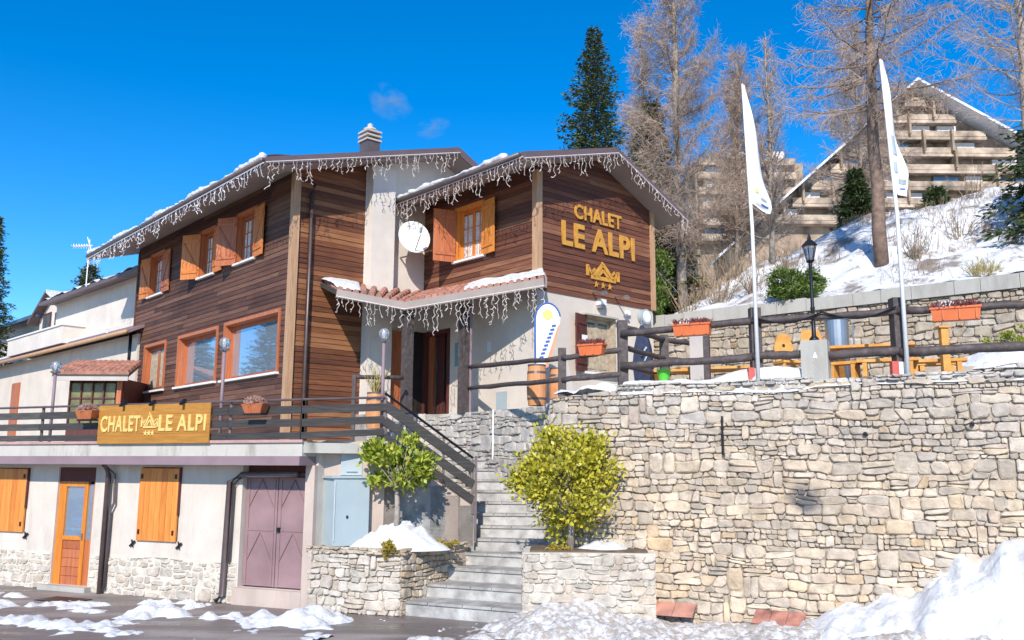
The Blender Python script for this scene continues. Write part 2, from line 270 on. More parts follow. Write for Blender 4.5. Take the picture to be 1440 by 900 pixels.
# ------------------------------------------------------------------ mesh helpers
class MB:
    def __init__(s, f=None): s.v = []; s.f = []; s.fn = f
    def pt(s, p):
        p = s.fn(*p) if s.fn else p
        s.v.append((float(p[0]), float(p[1]), float(p[2]))); return len(s.v) - 1
    def poly(s, pts): s.f.append([s.pt(p) for p in pts])
    def hexa(s, P):            # 8 corners: bottom 4, top 4
        i = [s.pt(p) for p in P]
        for q in ((0, 3, 2, 1), (4, 5, 6, 7), (0, 1, 5, 4), (1, 2, 6, 5), (2, 3, 7, 6), (3, 0, 4, 7)): s.f.append([i[k] for k in q])
        return s
    def box(s, a0, a1, b0, b1, c0, c1):
        return s.hexa([(a0, b0, c0), (a1, b0, c0), (a1, b1, c0), (a0, b1, c0), (a0, b0, c1), (a1, b0, c1), (a1, b1, c1), (a0, b1, c1)])
    def prism(s, base, top):
        n = len(base); i = [s.pt(p) for p in base]; j = [s.pt(p) for p in top]
        s.f.append(i[::-1]); s.f.append(j[:])
        for k in range(n): s.f.append([i[k], i[(k + 1) % n], j[(k + 1) % n], j[k]])
        return s
    def extr(s, poly, z0, z1): return s.prism([(p[0], p[1], z0) for p in poly], [(p[0], p[1], z1) for p in poly])
    def beam(s, p, q, w, h, upv=(0, 0, 1)):
        p = Vector(p); q = Vector(q); d = (q - p).normalized(); u = Vector(upv)
        sd = d.cross(u)
        if sd.length < 1e-4: sd = d.cross(Vector((1, 0, 0)))
        sd.normalize(); u = sd.cross(d).normalized()
        a = sd * w / 2; b = u * h / 2
        return s.hexa([p - a - b, p + a - b, q + a - b, q - a - b, p - a + b, p + a + b, q + a + b, q - a + b])
    def tube(s, pts, r, n=8, cap=True):
        pts = [Vector(p) for p in pts]; rings = []
        rs = r if isinstance(r, (list, tuple)) else [r] * len(pts)
        for k, p in enumerate(pts):
            d = (pts[min(k + 1, len(pts) - 1)] - pts[max(k - 1, 0)])
            if d.length < 1e-9: d = Vector((0, 0, 1))
            d.normalize()
            a = Vector((0, 0, 1)) if abs(d.z) < 0.9 else Vector((1, 0, 0))
            x = d.cross(a).normalized(); y = d.cross(x)
            rings.append([s.pt(p + (x * math.cos(2 * math.pi * t / n) + y * math.sin(2 * math.pi * t / n)) * rs[k]) for t in range(n)])
        for k in range(len(rings) - 1):
            for t in range(n): s.f.append([rings[k][t], rings[k][(t + 1) % n], rings[k + 1][(t + 1) % n], rings[k + 1][t]])
        if cap: s.f.append(rings[0][::-1]); s.f.append(rings[-1][:])
        return s
    def lathe(s, prof, c=(0, 0, 0), n=16):
        return s.tube([(c[0], c[1], c[2] + z) for r, z in prof], [r for r, z in prof], n)
    def build(s, name, mat, parent=None, smooth=False, recalc=True):
        me = bpy.data.meshes.new(name); me.from_pydata(s.v, [], s.f); me.update()
        if recalc and len(s.f) < 30000:
            bm = bmesh.new(); bm.from_mesh(me); bmesh.ops.recalc_face_normals(bm, faces=bm.faces); bm.to_mesh(me); bm.free()
        if smooth: me.polygons.foreach_set('use_smooth', [True] * len(me.polygons))
        me.materials.append(M[mat] if isinstance(mat, str) else mat)
        o = bpy.data.objects.new(name, me); COL.objects.link(o)
        if parent is not None: o.parent = parent
        return o

def tag(o, label, cat, group=None, kind=None):
    if label: o['label'] = label
    if cat: o['category'] = cat
    if group: o['group'] = group
    if kind: o['kind'] = kind
    return o
def empty(name, loc=(0, 0, 0), rz=0.0, label=None, cat=None, group=None):
    o = bpy.data.objects.new(name, None); o.empty_display_size = 0.3; COL.objects.link(o)
    o.location = loc; o.rotation_euler = (0, 0, rz)
    return tag(o, label, cat, group)
def copy_tree(o, parent=None):
    c = o.copy(); COL.objects.link(c)
    if parent is not None: c.parent = parent
    for ch in list(o.children): copy_tree(ch, c)
    return c

# ------------------------------------------------------------------ frames of the place
CH0, CHR = Vector((-5.2, 20.5, 0)), R(-48.4)        # chalet: x along the gable-ward direction, y to the right and back
DK0, DKR = Vector((-5.263, 16.897, 0)), R(-23.0)    # street-level block and deck
RW0, RWR = Vector((1.9, 15.2, 0)), R(-26.8)         # big retaining wall
NB0, NBR = Vector((-12.0, 28.0, 0)), R(-44.6)       # white neighbour house
def W(o, rz, p):
    c, s = math.cos(rz), math.sin(rz); return Vector((o.x + c * p[0] - s * p[1], o.y + s * p[0] + c * p[1], p[2]))
DK = lambda x, y, z: W(DK0, DKR, (x, y, z))
RW = lambda x, y, z: W(RW0, RWR, (x, y, z))
CH = lambda x, y, z: W(CH0, CHR, (x, y, z))

# ------------------------------------------------------------------ ground, road, terrain
g = MB(); g.poly([(-900, -900, 0), (900, -900, 0), (900, 900, 0), (-900, 900, 0)]); tag(g.build('ground', 'ground', recalc=False), None, None, kind='structure')
g = MB(); g.poly([(-60, -10, 0.004), (60, -10, 0.004), (60, 12.2, 0.004), (9.5, 12.2, 0.004), (3, 15.0, 0.004), (-1.5, 17.5, 0.004), (-3.4, 16.4, 0.004), (-6, 17.4, 0.004), (-26, 26, 0.004), (-60, 40, 0.004)])
tag(g.build('road', 'asphalt', recalc=False), None, None, kind='structure')

def vnoise(seed, nx=64):
    r = np.random.RandomState(seed); G = r.rand(nx, nx)
    def f(x, y, s):
        X = np.asarray(x) * s + 100.3; Y = np.asarray(y) * s + 57.7
        xi = np.floor(X).astype(int); yi = np.floor(Y).astype(int); fx = X - xi; fy = Y - yi
        fx = fx * fx * (3 - 2 * fx); fy = fy * fy * (3 - 2 * fy)
        a = G[xi % nx, yi % nx]; b = G[(xi + 1) % nx, yi % nx]; c = G[xi % nx, (yi + 1) % nx]; d = G[(xi + 1) % nx, (yi + 1) % nx]
        return (a * (1 - fx) + b * fx) * (1 - fy) + (c * (1 - fx) + d * fx) * fy - 0.5
    return f
VN = vnoise(3); VN2 = vnoise(11)
def fbm(x, y, s, o=4):
    t = 0; a = 1
    for k in range(o): t = t + VN(x, y, s) * a; s *= 2.03; a *= 0.52
    return t

def grid_mesh(name, mat, fn, us, vs, parent=None):
    U, V = np.meshgrid(us, vs, indexing='ij'); X, Y, Z = fn(U, V)
    nu, nv = U.shape; vts = np.stack([X, Y, Z], -1).reshape(-1, 3)
    idx = np.arange(nu * nv).reshape(nu, nv)
    q = np.stack([idx[:-1, :-1], idx[1:, :-1], idx[1:, 1:], idx[:-1, 1:]], -1).reshape(-1, 4)
    me = bpy.data.meshes.new(name); me.from_pydata(vts.tolist(), [], q.tolist()); me.update()
    me.polygons.foreach_set('use_smooth', [True] * len(me.polygons)); me.materials.append(M[mat])
    o = bpy.data.objects.new(name, me); COL.objects.link(o)
    if parent is not None: o.parent = parent
    return o

# hillside: s along the back wall (heading right and nearer), t away behind it
BW0 = Vector((3.4, 23.25, 0)); BWR = math.atan2(-5.4, 6.45)
BW = lambda x, y, z: W(BW0, BWR, (x, y, z))
def hill_z(s, t):
    ridge = 7.6 + 0.0 * s
    H = np.interp(s, [-6, -2, 0.5, 2.0, 3.5, 6, 9, 14, 25], [6.3, 7.2, 8.9, 9.6, 10.2, 10.4, 10.6, 10.7, 10.9])
    a = np.clip(t / ridge, 0, 1); b = np.clip((t - ridge) / 30, 0, 1)
    z = 6.28 + (H - 6.28) * (a ** 0.9) * 1.0 + b * 5.5
    return z + fbm(s, t, 0.5) * 0.55 * np.clip(t * 0.6, 0, 1) + fbm(s + 9, t, 2.2, 3) * 0.13 * np.clip(t, 0, 1)
def hf(U, V):
    c, s = math.cos(BWR), math.sin(BWR); Z = hill_z(U, V)
    return BW0.x + c * U - s * V, BW0.y + s * U + c * V, Z
hillside = grid_mesh('hillside', 'snow_slope', hf, np.concatenate([np.arange(-14, 20, 0.14), np.arange(20, 60, 1)]), np.concatenate([np.arange(0.05, 10, 0.13), np.arange(10, 60, 1)]))
tag(hillside, None, None, kind='structure')

# terrace in front of the entrance and to the right of the chalet
g = MB(); tp = [(-3.4, 21.02), (-1.85, 21.12), (-1.03, 20.37), (-.46, 19.62), (.28, 18.52), (.64, 17.92), (.80, 17.02), (.72, 15.85), (1.95, 15.25), (13.3, 9.5), (17, 12.5), (10, 18), (3.5, 23.3), (-2, 26), (-5, 23)]
g.extr(tp, 0.0, 3.71); tag(g.build('terrace', 'slate'), None, None, kind='structure')
# deck slab floor behind the rail (path level)
g = MB(); dk = [DK(-16, -.40, 0), DK(1.9, -.40, 0), Vector((-2.33, 16.6, 0)), Vector((-2.2, 20.6, 0)), Vector((-3.4, 22.3, 0)), CH(-11, .1, 0), CH(-30, 0.5, 0)]
g.extr([(p.x, p.y) for p in dk], 2.72, 2.9); tag(g.build('upper_path', 'curb'), None, None, kind='structure')

# ------------------------------------------------------------------ rubble masonry
def clip(poly, nx, nz, d):      # keep n.p <= d
    out = []
    for i in range(len(poly)):
        a, b = poly[i], poly[(i + 1) % len(poly)]
        da = nx * a[0] + nz * a[1] - d; db = nx * b[0] + nz * b[1] - d
        if da <= 0: out.append(a)
        if (da < 0) != (db < 0) and abs(da - db) > 1e-12:
            t = da / (da - db); out.append((a[0] + (b[0] - a[0]) * t, a[1] + (b[1] - a[1]) * t))
    return out
def rubble(x0, x1, z0, z1, fn, seed, row=(0.10, 0.24), wid=(0.18, 0.5), gap=0.008, proud=0.05, top=None, aspect=0.75, wave=0.035):
    """roughly coursed stones between wavy bed lines; big stones span two courses, others are split"""
    r = random.Random(seed); mb = MB(fn); zs = [z0]
    while zs[-1] < z1: zs.append(zs[-1] + r.uniform(*row) * r.choice((.75, 1, 1, 1.15)))
    zs += [zs[-1] + row[1], zs[-1] + 2 * row[1]]; ph = [r.uniform(0, 99) for _ in zs]
    def B(k, x):
        h = min(zs[k + 1] - zs[k] if k + 1 < len(zs) else row[1], zs[k] - zs[k - 1] if k else 9)
        a = min(wave, h * .30) if k else 0
        return zs[k] + a * (math.sin(x * 1.9 + ph[k]) * .6 + math.sin(x * 4.7 + ph[k] * 2) * .55 + math.sin(x * 11.3 + ph[k] * 3) * .35)
    tp = (lambda x: min(z1, top(x))) if top else (lambda x: z1)
    def stone(P, gp):
        P = [(min(max(p[0], x0), x1), min(p[1], tp(p[0]))) for p in P]
        cx = sum(p[0] for p in P) / len(P); cz = sum(p[1] for p in P) / len(P)
        w_ = max(p[0] for p in P) - min(p[0] for p in P); h_ = max(p[1] for p in P) - min(p[1] for p in P)
        if w_ < .045 or h_ < .028: return
        kx, kz = 1 - 2 * gp / w_, 1 - 2 * gp / h_; jx = min(.018, w_ * .06); jz = min(.014, h_ * .08)
        P = [(cx + (p[0] - cx) * kx + r.uniform(-jx, jx), cz + (p[1] - cz) * kz + r.uniform(-jz, jz)) for p in P]
        Q = []; n = len(P)
        for k in range(n):
            a, b, c = P[k - 1], P[k], P[(k + 1) % n]; t = r.uniform(.10, .30)
            Q.append((b[0] + (a[0] - b[0]) * t, b[1] + (a[1] - b[1]) * t)); Q.append((b[0] + (c[0] - b[0]) * t * r.uniform(.7, 1.2), b[1] + (c[1] - b[1]) * t))
        d = proud * r.uniform(.3, 1.45); tx = r.uniform(-.09, .09); tz = r.uniform(-.14, .14); rd = max(.03, min(w_, h_) / 2)
        s2 = 1 - .12 * r.uniform(.5, 1.3); s3 = max(.45, s2 - r.uniform(.06, .22))
        def ring(sc, dep, jit=0.0): return [mb.pt((cx + (q[0] - cx) * sc + r.uniform(-jit, jit), dep + ((q[0] - cx) * tx + (q[1] - cz) * tz) * (dep > 0) + r.uniform(-jit, jit), cz + (q[1] - cz) * sc + r.uniform(-jit, jit))) for q in Q]
        R_ = [ring(1.0, -.03), ring(1.0, d * .4), ring(s2, d * .85, .004), ring(s3, d, .006)]; nq = len(Q)
        for a, b in zip(R_[:-1], R_[1:]):
            for k in range(nq): mb.f.append([a[k], a[(k + 1) % nq], b[(k + 1) % nq], b[k]])
        mb.f.append(R_[-1])
    occ = []
    for k in range(len(zs) - 3):
        h = zs[k + 1] - zs[k]; nocc = []; x = x0 - r.uniform(0, .15); sl = 0.0
        while x < x1:
            hit = [o for o in occ if o[0] - .02 <= x < o[1] - .01]
            if hit: x = hit[0][1]; sl = 0; continue
            w_ = min(wid[1], max(wid[0] * .6, h * r.uniform(.8, 3.0) * r.choice((.8, 1, 1.2)))); nx = [o[0] for o in occ if o[0] > x + .02]
            lim = min(nx) if nx else 1e9; xe = x + w_; s2_ = r.uniform(-.30, .30) * h
            if xe > lim - wid[0] * .55: xe = lim; s2_ = 0
            if xe > x1 - .08: xe = x1 + .001; s2_ = 0
            u = r.random(); kt = k + 1
            if u < .16 and xe - x > h * .8 and sl == 0 or (u < .06): kt = k + 2; s2_ = 0; sl_ = 0; nocc.append((x, xe))
            pts = [(x - sl / 2 * (kt == k + 1), B(k, x)), ((x + xe) / 2, B(k, (x + xe) / 2)), (xe - s2_ / 2, B(k, xe)), (xe + s2_ / 2, B(kt, xe)), ((x + xe) / 2 + r.uniform(-.05, .05), B(kt, (x + xe) / 2)), (x + sl / 2 * (kt == k + 1), B(kt, x))]
            gp = gap * r.uniform(.35, 1.5)
            if kt == k + 1 and h > row[0] * 1.5 and r.random() < .22:      # split into two thin stones
                t0, t1 = r.uniform(.35, .65), r.uniform(.35, .65); a = (pts[0][0] + (pts[5][0] - pts[0][0]) * t0, pts[0][1] + (pts[5][1] - pts[0][1]) * t0); b = (pts[2][0] + (pts[3][0] - pts[2][0]) * t1, pts[2][1] + (pts[3][1] - pts[2][1]) * t1)
                stone([pts[0], pts[1], pts[2], b, a], gp); stone([a, b, pts[3], pts[4], pts[5]], gp)
            elif (xe - x) > h * 1.8 and r.random() < .22:                  # slanting joint
                xm = (x + xe) / 2 + r.uniform(-.1, .1) * (xe - x); dx_ = r.uniform(-.7, .7) * h * .6; m0 = (xm - dx_, B(k, xm)); m1 = (xm + dx_, B(kt, xm))
                stone([pts[0], m0, m1, pts[5]], gp); stone([m0, pts[2], pts[3], m1], gp)
            else: stone(pts, gp)
            x = xe; sl = s2_
        occ = nocc
    return mb

# big retaining wall, right
def rw_map(x, o, z): return (x, -o, z)
wall = empty('retaining_wall', RW0, RWR, 'tall dry rubble stone retaining wall below the terrace fence', 'stone wall')
core = MB(); core.box(-.02, 13.0, 0.015, .55, -.1, 3.83); core.box(-1.33, -.022, 0.015, .35, -.1, 3.70); core.build('core', 'mortar', wall)
rb = rubble(-1.36, 13.0, 0, 3.86, rw_map, 5, row=(0.075, 0.17), wid=(0.13, 0.44), gap=0.005, proud=0.045, top=lambda x: 3.82 if x > 0 else 3.82 + .09 * x)
rb.build('stone_face', 'stone', wall, smooth=False)
cp = rubble(-.1, 13.0, 3.80, 3.93, rw_map, 6, row=(0.05, 0.09), wid=(.3, .8), gap=.006, proud=.07, top=lambda x: 3.9 + .02 * math.sin(x * 3))
cp.build('capstones', 'stone_grey', wall)
# stairwell wall curving from the big wall up to the entrance
path = [Vector(p) for p in [(.72, 15.83), (.80, 17.0), (.64, 17.9), (.28, 18.5), (-.46, 19.6), (-1.03, 20.35), (-1.85, 21.1), (-3.4, 21.0)]]
wall = empty('stairwell_wall', (0, 0, 0), 0, 'pale grey rubble wall curving up behind the stone stairs to the entrance', 'stone wall')
cum = [0]
for a, b in zip(path[:-1], path[1:]): cum.append(cum[-1] + (b - a).length)
def along(x):
    x = min(max(x, 0), cum[-1] - 1e-6); k = max(i for i in range(len(cum) - 1) if cum[i] <= x); t = (x - cum[k]) / (cum[k + 1] - cum[k]); return path[k].lerp(path[k + 1], t)
def curved(x, o, z):
    p = along(x); q0, q1 = along(x - .25), along(x + .25); d = (q1 - q0).normalized(); return (p.x - d.y * o, p.y + d.x * o, z)
rubble(0, cum[-1], 0.2, 3.72, curved, 20, row=(.07, .19), wid=(.13, .42), gap=.005, proud=.045).build('stone_face', 'stone_grey', wall)
cw = MB(curved); n_ = 40
for k in range(n_): cw.box(cum[-1] * k / n_, cum[-1] * (k + 1) / n_, -.3, -.006, 0, 3.70)
cw.build('core', 'mortar_pale', wall)

# right planter (in front of the stairwell wall)
pl = empty('stone_planter', (0.2, 14.62, 0), R(-3), 'pale plastered rubble planter wall right of the stairs under the large shrub', 'planter wall')
f = lambda x, o, z: (x, -o, z)
MB().box(0, 2.1, 0.01, 1.15, -.1, 1.14).build('core', 'mortar_cream', pl)
rubble(0, 2.1, 0, 1.16, f, 31, row=(.08, .17), wid=(.14, .36), gap=.004, proud=.028, top=lambda x: 1.14).build('stone_face', 'stone_pale', pl)
f2 = lambda x, o, z: (-o, x, z)
rubble(0, 1.15, 0, 1.16, f2, 32, row=(.08, .17), wid=(.14, .36), gap=.004, proud=.028, top=lambda x: 1.14).build('stone_face', 'stone_pale', pl)
MB().box(.1, 2.0, .12, 1.1, 1.14, 1.17).build('soil', plain('soil', (0.13, 0.09, 0.06), .95, var=.4), pl)

# left planter
pa, pb, pc = Vector((-3.56, 16.1)), Vector((-1.86, 15.5)), Vector((-.80, 17.15))
pl = empty('stone_planter', (pa.x, pa.y, 0), 0, 'warm rubble planter wall with snow left of the stairs under the small tree', 'planter wall')
cr = MB(); pts = [pa, pb, pc, Vector((-2.3, 16.85)), Vector((-3.5, 16.85))]; o2 = Vector((pa.x, pa.y))
cr.extr([((p - o2).x + .0, (p - o2).y + .02) for p in pts], -.1, 1.08); cr.build('core', 'mortar_pale', pl)
for k, (a, b) in enumerate(((pa, pb), (pb, pc))):
    L = (b - a).length; d = (b - a) / L; nr = Vector((d.y, -d.x))
    f = (lambda a, d, nr: (lambda x, o, z: (a.x - o2.x + d.x * x + nr.x * o, a.y - o2.y + d.y * x + nr.y * o, z)))(a, d, nr)
    rubble(0, L, 0, 1.1, f, 41 + k, row=(.07, .15), wid=(.14, .38), gap=.006, proud=.04, top=lambda x: 1.07).build('stone_face', 'stone_warm' if k == 1 else 'stone_pale', pl)
    rubble(-.03, L, 1.0, 1.16, f, 51 + k, row=(.05, .08), wid=(.3, .7), gap=.005, proud=.08, top=lambda x: 1.11).build('capstones', 'stone_warm', pl)

# ------------------------------------------------------------------ stone stairs
st = empty('stone_stairs', (-.8, 16, 0), 0, 'grey slab stone staircase rising from the road between two planters', 'stairs')
SL = [(-1.86, 15.62), (-1.55, 16.1), (-1.27, 16.62), (-1.0, 17.1), (-.69, 17.5), (-.70, 17.85), (-.74, 18.15), (-.77, 18.45), (-.80, 18.75), (-.83, 19.05), (-.86, 19.35), (-.9, 19.65)]
SR = [(.2, 14.66), (.2, 15.3), (.2, 15.95), (.2, 16.6), (.85, 17.1), (.75, 17.6), (.65, 18.0), (.5, 18.4), (.3, 18.75), (.08, 19.08), (-.15, 19.4), (-.38, 19.72)]
O2 = Vector((-.8, 16))
for k in range(12):
    z = .25 + .22 * k; zb = z - .24
    a, b = Vector(SL[k]) - O2, Vector(SR[k]) - O2; d = (b - a).normalized(); nn = Vector((-d.y, d.x))
    dep = 1.25 if k < 11 else 2.0
    s = MB(); s.extr([a + nn * .03, b + nn * .03, b + nn * dep, a + nn * dep], zb if k else -.1, z - .045)
    so = s.build('step', 'riser', st)
    s = MB()
    n_ = 4; prev = 0
    for q in range(n_):     # the tread is laid in separate slabs
        t1 = (q + 1) / n_ if q == n_ - 1 else (q + 1) / n_ + rng.uniform(-.06, .06)
        p0 = a + (b - a) * (prev + .003); p1 = a + (b - a) * (t1 - .003); prev = t1
        s.extr([p0, p1, p1 + nn * (dep - .02), p0 + nn * (dep - .02)], z - .045, z + rng.uniform(-.004, .004))
    s.build('tread', 'slate', so)
# the side flight from the deck, behind the sloping rail
s = MB(); Q2 = Vector((-2.33, 16.6)); F2 = Vector((-.72, 17.35)); d = (F2 - Q2).normalized(); nn = Vector((-d.y, d.x))
for k in range(6):
    a = Q2 + d * (k * .3); s.extr([a - O2, a + d * .3 - O2, a + d * .3 + nn * 1.9 - O2, a + nn * 1.9 - O2], 0, 2.9 - .19 * (k + 1))
s.build('side_flight', 'riser', st)
# plastered wall carrying that flight
sw = empty('stair_side_wall', (Q2.x, Q2.y, 0), 0, 'pinkish plastered wall sloping down beside the stairs behind the small tree', 'wall')
s = MB(); P3 = lambda x, o, z: (d.x * x - nn.x * -o * -1, d.y * x - nn.y * o, z)
L = (F2 - Q2).length
fr = [(0, 0, 1.0), (L, 0, 1.0), (L, 0, 1.78), (0, 0, 2.88)]
s.prism([(d.x * x, d.y * x, z) for x, _, z in fr], [(d.x * x + nn.x * .22, d.y * x + nn.y * .22, z) for x, _, z in fr]); s.build('wall', 'plaster_pink', sw)
s = MB(); s.beam((d.x * (L + .04), d.y * (L + .04), 1.1), (d.x * (L + .04), d.y * (L + .04), 2.7), .05, .05); s.build('post', 'copper', sw)

# ------------------------------------------------------------------ street-level block with garage, and the deck on it
lb = empty('street_level_building', DK0, DKR, 'cream plastered ground floor with stone base, orange shutters and mauve garage door', 'building')
X0 = -16.0
def cells(mb, x0, x1, z0, z1, ops, o0, o1, put):
    xs = sorted(set([x0, x1] + [v for q in ops for v in q[:2]])); zs = sorted(set([z0, z1] + [v for q in ops for v in q[2:4]]))
    xs = [v for v in xs if x0 <= v <= x1]; zs = [v for v in zs if z0 <= v <= z1]
    for i in range(len(xs) - 1):
        run = None
        for j in range(len(zs) - 1):
            cx, cz = (xs[i] + xs[i + 1]) / 2, (zs[j] + zs[j + 1]) / 2
            if any(q[0] < cx < q[1] and q[2] < cz < q[3] for q in ops): continue
            put(mb, xs[i], xs[i + 1], o0, o1, zs[j], zs[j + 1])
ops = [(-6.32, -5.32, 1.1, 2.42), (-4.47, -3.43, .1, 2.44), (-2.2, -1.2, 1.05, 2.45), (.28, 1.74, .3, 2.5)]
w = MB(); cells(w, X0, 1.95, -.1, 2.72, ops, 0, .3, lambda mb, a, b, o0, o1, c, dd: mb.box(a, b, o0, o1, c, dd)); w.build('wall', 'plaster_low', lb)
w = MB(); w.box(X0, 1.9, .45, .5, -.1, 2.7); w.build('painted_dark_backing', 'dark', lb)  # near-black sheet, the dark of the rooms put into its colour
w = MB(); w.box(1.755, 1.95, -.1, -.003, .0, 2.5); w.build('pilaster', 'plaster_pink', lb)
# stone base course, half buried in whitewash
f = lambda x, o, z: (x, -o, z)
for a, b, sd_ in ((-9.5, -4.49, 61), (-3.41, .25, 62)):
    rubble(a, b, 0, .76, f, sd_, row=(.08, .16), wid=(.14, .36), gap=.012, proud=.028, top=lambda x: .72 + .03 * math.sin(x * 3)).build('stone_base', 'stone_pale', lb)
    mm_ = MB(); mm_.box(a, b, -.012, -.002, 0, .74); mm_.build('base_mortar', 'mortar_cream', lb)
w = MB(); w.box(-4.6, -3.3, -.18, -.003, 0, .1); w.build('doorstep', 'concrete', lb)
w = MB(); w.box(.25, 1.75, -.10, -.003, 0, .3); w.build('garage_sill', 'plaster_pink', lb)
# deck edge
w = MB(); w.box(X0, 1.9, -.5, -.002, 2.50, 2.66); w.build('edge_beam', 'mauve', lb)
w = MB(); w.box(X0, 1.9, -.43, .3, 2.662, 2.93); w.build('kerb', 'curb', lb)
w = MB(); w.box(X0, 1.92, -.47, -.44, 2.9, 2.95); w.build('kerb_strip', plain('pinkish_strip', (.45, .27, .25), .8), lb)
# shutters (closed) and their dark lintels
def planks_panel(x0, x1, z0, z1, o, th, n_, fn):
    mb = MB(fn); wdt = (x1 - x0) / n_
    for k in range(n_): mb.box(x0 + k * wdt + .003, x0 + (k + 1) * wdt - .003, o, o + th, z0, z1)
    return mb
fo = lambda x, o, z: (x, -o, z)
for a, b, c, dd in (ops[0], ops[2]):
    sh = planks_panel(a + .0, b - .01, c, dd - .02, .01, .04, 7, fo).build('shutter', 'orange', lb)
    hg = MB(fo)
    for xx in (a + .06, b - .08):
        for zz in (c + .12, dd - .22): hg.box(xx - .02, xx + .02, .051, .065, zz, zz + .09)
    hg.build('hinge', 'black', sh)
    lk = MB(fo)
    for xx in (a - .1, b + .07): lk.beam((xx - .06, .03, c - .12), (xx + .07, .04, c - .02), .03, .03); lk.beam((xx + .02, .03, c - .14), (xx - .01, .04, c + .01), .02, .02)
    lk.build('shutter_catch', 'black', lb)
    sd2 = MB(fo); sd2.box(b - .008, b + .02, .002, .055, c + .5, dd); sd2.build('shutter_edge', 'maroon', sh)
# amber door
a, b = -4.47, -3.43
dr = MB(fo)
dr.box(a, a + .2, -.12, -.05, .1, 2.15); dr.box(b - .34, b - .24, -.12, -.05, .1, 2.15); dr.box(a + .2, b - .34, -.12, -.05, 2.05, 2.15); dr.box(a + .2, b - .34, -.12, -.05, .98, 1.06); dr.box(b - .08, b, -.12, -.05, .1, 2.15)
dr = dr.build('door', 'door_orange', lb)
pn = MB(fo)
for k in range(5): pn.box(a + .2, b - .34, -.11, -.075, .1 + k * .176, .1 + k * .176 + .168)
pn.box(b - .24, b - .08, -.11, -.08, .1, 1.0); pn.build('panel', 'orange_red', dr)
gl = MB(fo); gl.box(a + .2, b - .34, -.1, -.085, 1.06, 2.05); gl.box(b - .24, b - .08, -.1, -.085, 1.0, 2.1); gl.build('glass', 'glass', dr)
hd = MB(fo); hd.box(b - .3, b - .28, -.05, -.01, 1.0, 1.12); hd.box(b - .38, b - .28, -.015, .0, 1.09, 1.11); hd.build('handle', 'steel', dr)
MB(fo).box(a, b, -.14, -.04, 2.15, 2.44).build('door_lintel', 'maroon', lb)
# garage door
ga, gb = .28, 1.74
gd = MB(fo)
for x0, x1 in ((ga + .01, (ga + gb) / 2 - .008), ((ga + gb) / 2 + .008, gb - .01)):
    gd.box(x0, x1, -.16, -.12, .32, 2.28)
    for z0, z1 in ((.36, 1.28), (1.34, 2.24)):
        gd.box(x0 + .05, x0 + .08, -.12, -.105, z0, z1); gd.box(x1 - .08, x1 - .05, -.12, -.105, z0, z1); gd.box(x0 + .05, x1 - .05, -.12, -.108, z0 - .03, z0)
        gd.beam((x0 + .08, -.113, z1 - .5), ((x0 + x1) / 2, -.113, z1), .012, .03, (0, 1, 0)); gd.beam((x1 - .08, -.113, z1 - .5), ((x0 + x1) / 2, -.113, z1), .012, .03, (0, 1, 0))
gd = gd.build('garage_door', 'garage', lb)
MB(fo).box((ga + gb) / 2 + .03, (ga + gb) / 2 + .09, -.12, -.07, 1.3, 1.38).build('handle', 'black', gd)
MB(fo).box(ga, gb, -.18, -.08, 2.30, 2.36).build('garage_lintel', 'copper', lb)
MB(fo).box(ga, gb, -.2, -.16, 2.36, 2.5).build('transom', 'maroon', lb)
# downpipes on the street front
for xx, pts in ((-2.98, [(-2.9, .30, 2.5), (-2.98, .1, 2.3), (-2.98, .1, .0)]), (-2.86, [(-3.0, .2, 2.48), (-2.82, .09, 2.3), (-2.80, .08, 1.75), (-2.88, .08, 1.6), (-2.9, .08, .1)]), (0.0, [(1.6, .12, 2.34), (.35, .12, 2.33), (.08, .12, 2.2), (.02, .1, .15), (-.04, .2, .05)]), (.1, [(.32, .09, 2.28), (.14, .09, 2.15), (.12, .09, .75)])):
    r_ = .055 if xx in (-2.98, 0.0) else .026
    t_ = MB(fo); t_.tube(pts, r_, 10); t_.build('downpipe', 'copper', lb, smooth=True)
# recessed wall behind the cabinets
w = MB(); i_ = lambda p: (p[0] - DK0.x, p[1] - DK0.y)
rb_ = empty('deck_support_wall', (-3.5, 16.8, 0), 0, 'rough cement-rendered wall under the deck corner behind the grey utility cabinets', 'wall')
w.extr([(-.05, -.62), (0.05, -.50), (1.17, -.24), (1.17, .2), (-.05, .2)], 0, 2.72); w.build('wall', 'plaster_pink', rb_)
w = MB(); w.extr([(-.08, -.70), (.02, -.62), (1.22, -.30), (1.25, .1), (.0, .1)], 2.722, 2.95); w.build('slab_edge', 'plaster_pink', rb_)
# manhole grate in the road
gr = MB(); gr.box(-.45, .45, -.25, .25, .006, .02)
gr = tag(gr.build('drain_grate', 'black'), 'dark wet rectangular drain grate set in the road in front of the amber door', 'drain grate'); gr.location = DK(-2.9, -1.0, 0); gr.rotation_euler = (0, 0, DKR)

